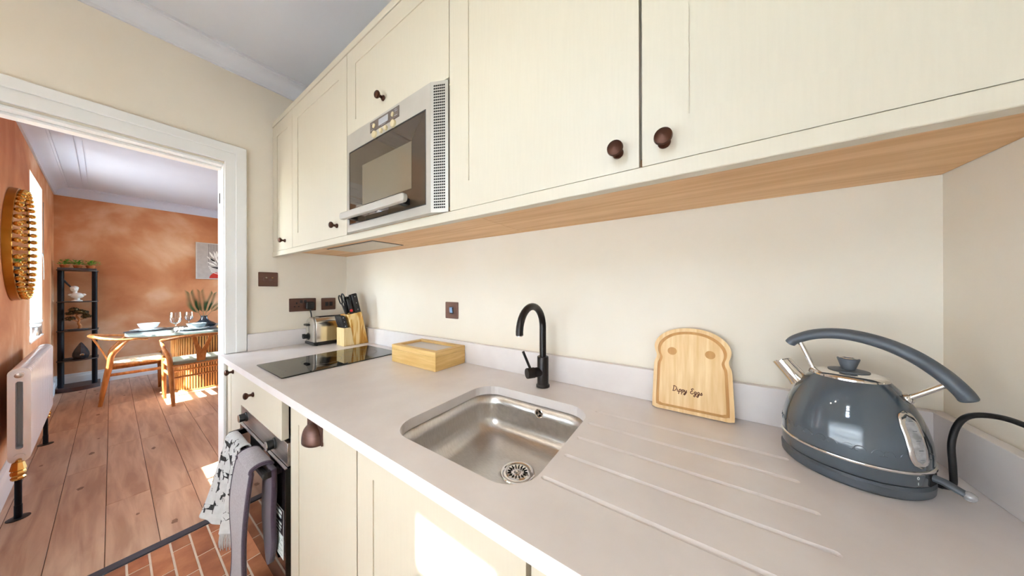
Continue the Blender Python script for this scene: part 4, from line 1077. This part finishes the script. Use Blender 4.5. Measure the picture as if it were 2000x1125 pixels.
def shelf_unit():
    t = thing('shelf_unit', 'tall black open shelf unit in the corner of the terracotta room', 'shelves', (-4.40, -1.25, 0))
    X0, X1 = -4.56, -4.30; Y0, Y1 = -1.398, -1.112
    def board(z, th, mt, name, grow=0):
        n = 12; front = []
        for k in range(n + 1):
            v = k / n; front.append((X1 + grow + .07 * math.sin(math.pi * v), Y0 - grow + (Y1 - Y0 + 2 * grow) * v))
        return MB().prism([(X0, Y0 - grow), ] + front + [(X0, Y1 + grow)], z - th, z).build(name, mt, t, bevel=.002)
    for z in (1.530, 1.130, .762, .388): board(z, .010, 'shelf', 'shelf_board')
    board(.052, .05, 'darkwood', 'base_board', .012)
    for y in (-1.372, -1.140):
        for a, b in ((.052, .378), (.388, .752), (.762, 1.120), (1.130, 1.520)):
            MB().tube([(-4.34, y, a), (-4.34, y, b)], .021, 16).build('post', 'navy', t)
            MB().tube([(-4.53, y, a), (-4.53, y, b)], .016, 12).build('post', 'navy', t)
    # on top: slate tray with three potted herbs
    tr = MB().fillholes(rect(-4.42, -4.29, -1.39, -1.125), [], 1.5305, 1.556).build('plant_tray', 'slate', bevel=.003)
    tag(tr, 'long grey slate tray on the top shelf', 'tray')
    for k, (y, lab) in enumerate(((-1.345, 'small green herb in a terracotta pot, leftmost on the tray'), (-1.258, 'small green herb in a terracotta pot, middle of the tray'), (-1.170, 'small green herb in a terracotta pot, rightmost on the tray'))):
        p = thing('potted_herb', lab, 'plant', (-4.355, y, 1.5565), 0, 'herbs on the shelf')
        MB().lathe([(.026, 0), (.034, .028), (.036, .030), (.036, .036), (.030, .036), (.028, .026)], 24).build('pot', 'pot', p, local=True)
        f = MB(); rn = random.Random(20 + k)
        for _ in range(120):
            a = rn.uniform(0, 6.28); el = rn.uniform(.1, 1.5); rr = rn.uniform(.022, .066)
            c = Vector((rr * math.cos(a) * math.cos(el) * 1.1, rr * math.sin(a) * math.cos(el) * 1.25, .036 + rr * math.sin(el) * 1.1))
            d = Vector((math.cos(a), math.sin(a), rn.uniform(-.1, .9))).normalized(); s = rn.uniform(.013, .022)
            sd = d.cross(Vector((0, 0, 1))).normalized() * s * .5
            f.add([c, c + d * s * .6 + sd, c + d * s * 1.3, c + d * s * .6 - sd], [(0, 1, 2, 3)])
        for k2 in range(10):
            a = k2 * .628; f.tube([(0, 0, .028), (.018 * math.cos(a), .02 * math.sin(a), .06)], .001, 4)
        o = f.build('foliage', 'herb', p, local=True, smooth=False); o['kind'] = 'stuff'
    # bust with a dark stick
    p = thing('bust_ornament', 'small white plaster bust on the upper shelf', 'ornament', (-4.34, -1.262, 1.1305)); p.scale = (1.15, 1.15, 1.05)
    b = MB().lathe([(.034, 0), (.036, .006), (.030, .012), (.018, .018), (.016, .034), (.022, .042)], 24)
    b.sphere((0, 0, .070), .038, 18, 10, (.7, 1.15, .95)).sphere((0, -.038, .080), .017, 12, 8, (.9, 1, .9)).sphere((0, .038, .080), .017, 12, 8, (.9, 1, .9))
    b.lathe([(.018, .09), (.0135, .108), (.0135, .124), (.018, .13)], 16, Matrix.Translation((0, -.012, 0)))
    b.sphere((.006, -.016, .150), .029, 18, 12, (1, .85, 1.15)).sphere((.036, -.016, .146), .007, 8, 6).sphere((-.006, -.016, .162), .028, 14, 8, (1, .98, .95))
    b.build('bust', 'plaster', p, local=True)
    s = MB().tube([(-4.36, -1.285, 1.275), (-4.38, -1.365, 1.42)], [.006, .011], 10).build('incense_stick', 'charc')
    tag(s, 'dark stick leaning behind the white bust', 'stick'); 
    # bonsai
    p = thing('bonsai_ornament', 'bronze bonsai tree ornament on the middle shelf', 'ornament', (-4.33, -1.255, .7625))
    MB().lathe([(.055, 0), (.062, .006), (.058, .014), (.02, .018)], 24, sx=.8, sy=1.2).build('base', 'charc', p, local=True)
    MB().tube(smoothpath([(0, .008, .012), (0, .014, .05), (0, .002, .09), (.005, .008, .13), (0, -.012, .18), (0, .0, .215)], 4), [.013] * 8 + [.009] * 8 + [.006] * 5, 10).tube([(0, .004, .10), (.01, -.035, .135), (.01, -.055, .14)], .005, 8).tube([(0, .006, .125), (.01, .045, .15), (.01, .06, .16)], .005, 8).build('trunk', 'wood_br', p, local=True)
    f = MB(); rn = random.Random(4)
    for cy, cz, rr in ((-.055, .150, .042), (.055, .175, .046), (.0, .235, .05), (-.03, .262, .042), (.036, .225, .042), (-.055, .215, .036)):
        for _ in range(130):
            d = Vector((rn.gauss(0, 1), rn.gauss(0, 1), rn.gauss(0, .8))).normalized() * rr * rn.uniform(.5, 1)
            c = Vector((0, cy, cz)) + Vector((d.x, d.y, d.z * .8)); s = .010
            n = d.normalized(); a = n.orthogonal() * s; bb = n.cross(a)
            f.add([c + a * .7, c + bb * .7, c - a * .7, c - bb * .7], [(0, 1, 2, 3)])
    o = f.build('foliage', 'bonsai', p, local=True, smooth=False); o['kind'] = 'stuff'
    # teardrop
    p = thing('teardrop_ornament', 'dark faceted teardrop ornament on the lower shelf', 'ornament', (-4.33, -1.235, .3885))
    MB().lathe([(.03, 0), (.05, .01), (.062, .045), (.06, .08), (.046, .125), (.028, .165), (.012, .20), (1e-5, .215)], 9).build('drop', 'tear', p, local=True, angle=10)
    MB().lathe([(.016, 0), (.012, .006), (1e-5, .006)], 16, frame((.058, .01, .06), (1, .2, .2))).build('bright_facet', 'chrome', p, local=True)
    o = MB().lathe([(.05, .0005), (.075, .008), (.07, .016), (.04, .02), (1e-5, .024)], 24, Matrix.Translation((-4.36, -1.315, .3885)) @ Matrix.Diagonal((.7, .85, 1, 1))).build('black_dish', 'charc')
    tag(o, 'low black dish beside the teardrop ornament', 'dish')
shelf_unit()

def chair(label, loc, rz, seatmat, kind):
    t = thing('dining_chair', label, 'chair', loc, rz, 'wishbone dining chairs')
    W = 'chairoak'
    def b(mb, nm, mt=W, p=t, **k): return mb.build(nm, mt, p, local=True, **k)
    for s in (-1, 1):
        b(MB().tube(smoothpath([(.235 * s, .205, 0), (.24 * s, .205, .2), (.24 * s, .205, .44), (.24 * s, .205, .475)], 4), [.0135] * 3 + [.0165] * 3 + [.019] * 5 + [.018] * 2, 14), 'leg')
        pts = smoothpath([(.205 * s, -.218, 0), (.215 * s, -.185, .25), (.222 * s, -.160, .42), (.232 * s, -.148, .54), (.258 * s, -.105, .62), (.272 * s, -.058, .69), (.272 * s, -.044, .712)], 5)
        n = len(pts); b(MB().tube(pts, [.014 + .008 * math.sin(math.pi * min(1, i / (n - 1) * 1.15)) for i in range(n)], 14), 'leg')
        b(MB().tube([(.216 * s, -.175, .33), (.238 * s, .205, .33)], .011, 10, flat=1.5), 'side_stretcher')
        b(MB().tube([(.218 * s, -.165, .43), (.24 * s, .205, .43)], .014, 10), 'seat_rail')
    b(MB().tube([(-.238, .205, .30), (.238, .205, .30)], .011, 10), 'front_stretcher')
    b(MB().tube([(-.215, -.175, .30), (.215, -.175, .30)], .011, 10), 'back_stretcher')
    b(MB().tube([(-.24, .205, .43), (.24, .205, .43)], .014, 10), 'seat_rail')
    b(MB().tube([(-.225, -.165, .43), (.225, -.165, .43)], .014, 10), 'seat_rail')
    # bent top rail and arms
    pr = []
    for k in range(29):
        a = R(-28 + 236 * k / 28)
        x = .275 * math.cos(a); y = -.055 - .225 * math.sin(a)
        pr.append((x, y, .712 + .05 * max(0, math.sin(a)) ** 1.3))
    first = [(.262, .09, .700), (.270, .06, .703)]; last = [(-.270, .06, .703), (-.262, .09, .700)]
    pr = [p for p in pr if p[1] < .035]
    pr = first + pr + last; n = len(pr)
    b(MB().tube(pr, [.012 + .009 * math.sin(math.pi * i / (n - 1)) for i in range(n)], 14, flat=.8), 'top_rail')
    # Y-shaped splat
    y0, y1 = -.165, -.272
    def yy(z): return y0 + (y1 - y0) * ((z - .43) / .32) ** 1.2
    outl = [(-.030, .43), (-.036, .50), (-.040, .56), (-.062, .66), (-.082, .75), (-.050, .755), (-.030, .67), (0, .585), (.030, .67), (.050, .755), (.082, .75), (.062, .66), (.040, .56), (.036, .50), (.030, .43)]
    outl = list(reversed(outl))
    sp = MB(); n = len(outl)
    sp.add([(x, yy(z) - .005, z) for x, z in outl] + [(x, yy(z) + .006, z) for x, z in outl],
           [(0, 1, n - 2, n - 1), (1, 2, n - 3, n - 2), (2, 7, n - 3), (2, 3, 7), (3, 6, 7), (3, 4, 5, 6), (n - 3, 7, n - 4), (7, 8, n - 4), (8, 9, 10, n - 4)] +
           [(n + a, n + b_, n + c_) for a, b_, c_ in ((0, 1, n - 2), (0, n - 2, n - 1), (1, 2, n - 3), (1, n - 3, n - 2), (2, 7, n - 3), (2, 3, 7), (3, 6, 7), (3, 4, 5), (3, 5, 6), (n - 3, 7, n - 4), (7, 8, n - 4), (8, 9, 10), (8, 10, n - 4))] +
           [(i, (i + 1) % n, n + (i + 1) % n, n + i) for i in range(n)])
    b(sp, 'splat', smooth=False)
    # seat
    th = .030 if kind == 'cord' else .05
    zt = .455 if kind == 'cord' else .475
    poly = rrect(-.5, .5, -.5, .5, .12, 5)
    outl = [((.222 + .02 * (y + .5)) * 2 * x, .02 + y * .39) for x, y in poly]
    b(MB().prism(outl, zt - th, zt), 'seat', seatmat, bevel=.012, seg=3)
    return t
chair('oak wishbone chair with cream cord seat at the end of the table', (-3.36, -.868, 0), R(0), 'cord', 'cord')
chair('oak wishbone chair with sage seat, its back to the doorway', (-2.714, -.432, 0), R(90), 'sage', 'pad')

TX, TZ = -3.32, .762
def table():
    t = thing('dining_table', 'oval green-grey dining table on a slatted oak pedestal', 'table', (TX, .25, 0))
    out = []
    for k in range(96):
        a = 2 * math.pi * k / 96; c, s = math.cos(a), math.sin(a); e = 2 / 2.5
        out.append((.53 * math.copysign(abs(c) ** e, c), 1.18 * math.copysign(abs(s) ** e, s)))
    MB().prism(out, TZ - .032, TZ).build('tabletop', 'tabletop', t, local=True, bevel=.006)
    # stadium pedestal clad in vertical slats
    hx, hy = .30, .84
    def stad(r_off):
        pts = []
        r_ = .24 + r_off
        for cx, cy, a0 in ((hx - .24, hy - .24, 0), (-hx + .24, hy - .24, 90), (-hx + .24, -hy + .24, 180), (hx - .24, -hy + .24, 270)):
            for k in range(10): a = R(a0 + 90 * k / 9); pts.append((cx + r_ * math.cos(a), cy + r_ * math.sin(a)))
        return pts
    MB().prism(stad(-.012), .004, TZ - .033).build('pedestal', 'darkwood', t, local=True)
    MB().prism(stad(.014), .0, .018).build('plinth', 'slatoak', t, local=True)
    slat = MB().prism([(-.008, -.006), (.008, -.006), (.008, .004), (.005, .009), (-.005, .009), (-.008, .004)], .018, TZ - .034).mesh('slat', 'slatoak')
    path = stad(-.008); path.append(path[0]); d = 0; nxt = 0
    for i in range(len(path) - 1):
        p, q = Vector(path[i]), Vector(path[i + 1]); l = (q - p).length
        if l < 1e-6: continue
        while nxt <= d + l:
            w = p + (q - p) * ((nxt - d) / l); dr = (q - p).normalized()
            inst('slat', slat, t, (w.x, w.y, 0), (0, 0, math.atan2(-dr.y, -dr.x)))
            nxt += .0235
        d += l
table()

def table_things():
    def plate(name, lab, x, y, z, r_, mt, grp=None):
        o = MB().lathe([(r_ * .55, 0), (r_ * .62, .002), (r_ * .97, .013), (r_, .0145), (r_ * .985, .0165), (r_ * .64, .006), (1e-5, .005)], 40, Matrix.Translation((x, y, z))).build(name, mt)
        tag(o, lab, 'plate', grp); return o
    def mat_(lab, x, y, r_, mt):
        o = MB().lathe([(r_, 0), (r_, .004), (r_ - .003, .005), (1e-5, .005)], 44, Matrix.Translation((x, y, TZ + .0005))).build('placemat', mt); tag(o, lab, 'placemat')
    def bowl(lab, x, y, z, r_, h, mt):
        o = MB().lathe([(r_ * .45, 0), (r_ * .5, .004), (r_ * .8, h * .4), (r_, h), (r_ * .95, h), (r_ * .76, h * .45), (r_ * .4, .010), (1e-5, .009)], 36, Matrix.Translation((x, y, z))).build('bowl', mt); tag(o, lab, 'bowl')
    z = TZ + .0005
    ax, ay = -3.43, -.755
    mat_('dark slate placemat at the left end of the table', ax, ay, .185, 'charc')
    plate('dinner_plate', 'large blue-grey plate at the left end of the table', ax, ay, z + .0055, .145, 'bluegrey', 'plates')
    plate('side_plate', 'smaller white plate under the bowl at the left end', ax, ay, z + .0145, .112, 'whiteceramic', 'plates')
    bowl('white bowl on the plates at the left end of the table', ax, ay, z + .0215, .088, .074, 'whiteceramic')
    bx, by = -3.06, -.405
    mat_('dark slate placemat in front of the sage-seated chair', bx, by, .185, 'charc')
    plate('dinner_plate', 'large blue-grey plate in front of the sage-seated chair', bx, by, z + .0055, .145, 'bluegrey', 'plates')
    plate('side_plate', 'smaller white plate below the grey bowl near the vase', bx, by, z + .0145, .112, 'whiteceramic', 'plates')
    bowl('blue-grey bowl on the plates near the vase', bx, by, z + .0215, .088, .062, 'bluegrey')
    # napkins
    def napkin(lab, x, y, zz, s, mt, seed):
        rn = random.Random(seed); mb = MB()
        t = thing('napkin', lab, 'napkin', (x, y, zz))
        for k in range(7):
            a = k * .9; mb.sphere((s * .6 * math.cos(a), s * .6 * math.sin(a), s * .42), s * .55, 10, 6, (1, .35 + .2 * rn.random(), .8), None)
        mb.build('folds', mt, t, local=True)
        MB().tube([(s * .5 * math.cos(a), s * .5 * math.sin(a), s * .15) for a in [k * .4488 for k in range(14)]], s * .14, 8, closed=True).build('napkin_ring', 'straw', t, local=True)
    napkin('folded white napkin beside the grey bowl', -3.10, -.545, TZ + .001, .05, 'linen', 1)
    napkin('straw-coloured napkin at the right, beyond the vase', -3.02, -.20, TZ + .001, .045, 'straw', 2)
    def glass(lab, x, y, s=1.0):
        t = thing('wine_glass', lab, 'wine glass', (x, y, z), 0, 'wine glasses')
        MB().lathe([(.034 * s, 0), (.034 * s, .002), (.008 * s, .005), (.004 * s, .012), (.0038 * s, .075 * s), (.007 * s, .085 * s)], 28).build('stem', 'wine', t, local=True)
        MB().lathe([(.007 * s, .085 * s), (.030 * s, .100 * s), (.040 * s, .125 * s), (.041 * s, .15 * s), (.037 * s, .205 * s), (.036 * s, .205 * s), (.0398 * s, .15 * s), (.039 * s, .126 * s), (.029 * s, .102 * s), (1e-5, .09 * s)], 32).build('cup', 'wine', t, local=True)
    glass('wine glass nearest the doorway, left of the napkin', -2.95, -.585, 1.18)
    glass('wine glass behind the white napkin', -3.55, -.42, 1.0)
    glass('wine glass beside the door frame, left of a pair', -3.20, -.15, 1.0)
    glass('wine glass beside the door frame, right of a pair', -3.14, -.07, 1.0)
    # vase and bowls
    t = thing('vase', 'squat black glazed vase with palm fronds in the middle of the table', 'vase', (-3.36, -.305, z))
    MB().lathe([(.05, 0), (.10, .012), (.112, .035), (.095, .06), (.055, .085), (.036, .11), (.03, .14), (.034, .155), (.029, .155), (.026, .14), (.03, .112)], 40).build('body', 'blackglaze', t, local=True)
    bowl('dark bowl behind the vase on the table', -3.46, -.05, z, .10, .075, 'blackglaze')
    # fronds stand in the vase
    def frond(lab, tip, bend, mt, n=44, ll=.10):
        base = Vector((-3.36, -.305, z + .10)); tip = Vector(tip); mid = (base + tip) / 2 + Vector(bend)
        sp = smoothpath([base, base + (mid - base) * .5 + Vector(bend) * .25, mid, tip], 10)
        t = thing('palm_frond', lab, 'palm frond', base, 0, 'palm fronds in the vase')
        MB().tube(sp, [.003 - .002 * i / len(sp) for i in range(len(sp))], 6).build('stem', 'palmdry', t)
        lf = MB()
        for k in range(n):
            i = int(len(sp) * (.30 + .68 * k / n)); i = min(i, len(sp) - 2)
            p = sp[i]; d = (sp[i + 1] - sp[i]).normalized(); sd = d.cross(Vector((1, .3, .2))).normalized()
            L_ = ll * (1 - .55 * abs(k / n - .35))
            for s in (-1, 1):
                dirv = (d * .85 + sd * s * .55 + Vector((0, 0, -.06))).normalized(); nn = dirv.cross(d).normalized(); wv = dirv.cross(nn) * .0035
                e = p + dirv * L_
                lf.add([p, p + dirv * L_ * .4 + wv, e, p + dirv * L_ * .4 - wv], [(0, 1, 2), (0, 2, 3)])
        lf.build('leaflet', mt, t, smooth=False)['kind'] = 'stuff'
    frond('upright green palm frond at the left of the vase', (-3.36, -.43, 1.23), (0, -.03, .02), 'palm', 44, .115)
    frond('upright olive palm frond in the middle of the vase', (-3.38, -.335, 1.25), (0, .0, .02), 'palmdry', 44, .10)
    frond('green palm frond leaning right out of the vase', (-3.36, -.22, 1.22), (0, .0, .03), 'palm', 44, .09)
    frond('dark palm frond arching low to the right of the vase', (-3.34, .08, 1.13), (0, -.03, .07), 'palmdry', 44, .10)
table_things()

def picture():
    t = thing('framed_print', 'abstract print with white leaf and red arch on the far wall', 'picture', (FARX + .012, .03, 1.76))
    y0, y1, z0, z1 = -.240, .30, 1.452, 2.062
    MB().fillholes(rect(y0, y1, z0, z1), [rect(y0 + .014, y1 - .014, z0 + .014, z1 - .014)], FARX + .001, FARX + .026, YZ).build('frame', 'pframe', t, bevel=.001)
    cv = MB().prism(rect(y0 + .012, y1 - .012, z0 + .012, z1 - .012), FARX + .001, FARX + .016, YZ).build('print', 'canvas', t)
    x = FARX + .0162
    st = MB()
    for k in range(20): st.prism(rect(-.10 + k * .018, -.0965 + k * .018, 1.70, 2.045), x, x + .0003, YZ)
    st.build('pinstripe', 'pd', cv)
    MB().prism([(.06 + .15 * math.cos(R(a)), 1.468 + .12 * math.sin(R(a))) for a in range(0, 181, 12)], x, x + .0006, YZ).build('red_arch', 'pr', cv)
    MB().prism([(.05 - .14, 1.66), (.05 + .18, 1.67), (.05 + .10, 1.62), (.05 - .06, 1.615)], x, x + .0009, YZ).build('dark_shape', 'pd', cv)
    lf = MB()
    def leaf(cy, cz, a, L_, w):
        pts = []
        for k in range(13):
            u = k / 12; pts.append((u * L_, w * math.sin(math.pi * u) ** .8))
        pts += [(p[0], -p[1]) for p in reversed(pts[1:-1])]
        lf.prism([(cy + p[0] * math.cos(a) - p[1] * math.sin(a), cz + p[0] * math.sin(a) + p[1] * math.cos(a)) for p in pts], x + .0009, x + .0015, YZ)
    for cy, cz, a, L_ in ((.0, 1.70, 125, .14), (.01, 1.74, 105, .20), (.03, 1.72, 80, .16), (-.01, 1.68, 150, .12), (-.02, 1.75, 140, .13), (.04, 1.69, 55, .13), (-.03, 1.80, 118, .13), (0.0, 1.82, 92, .12)):
        leaf(cy, cz, R(a), L_, .014)
    for k in range(4):
        pts = [(-.10 + .03 * k * .3 + .05 * j, 1.665 - .028 * k - .05 * math.sin(j * .55)) for j in range(8)]
        lf.tube([(x + .001, p[0], p[1]) for p in pts], .006, 6)
    lf.build('white_leaf', 'pw', cv)
picture()

# ================================================================== LAMPS
def lamps():
    # added fill lamps, modelled as ceiling downlights out of view
    for k, (x, y) in enumerate(((.42, -1.75), (.95, -1.75))):
        t = thing('ceiling_fill_lamp', ('added ceiling fill lamp nearest the doorway', 'added ceiling fill lamp farther from the doorway')[k], 'light', (x, y, KCEIL), 0, 'added kitchen fill lamps')
        MB().lathe([(.048, -.001), (.048, -.006), (.040, -.007), (.038, -.001)], 32).build('bezel', 'trim', t, local=True)
        MB().lathe([(.036, -.004), (1e-5, -.0045)], 24).build('diffuser', 'lampglow', t, local=True)
        l = bpy.data.lights.new('fill_lamp', 'AREA'); l.shape = 'DISK'; l.size = .07; l.energy = LAMP_POWER; l.color = (1, .90, .76)
        o = bpy.data.objects.new('fill_lamp', l); COL.objects.link(o); o.parent = t; o.location = (0, 0, -.012)
lamps()
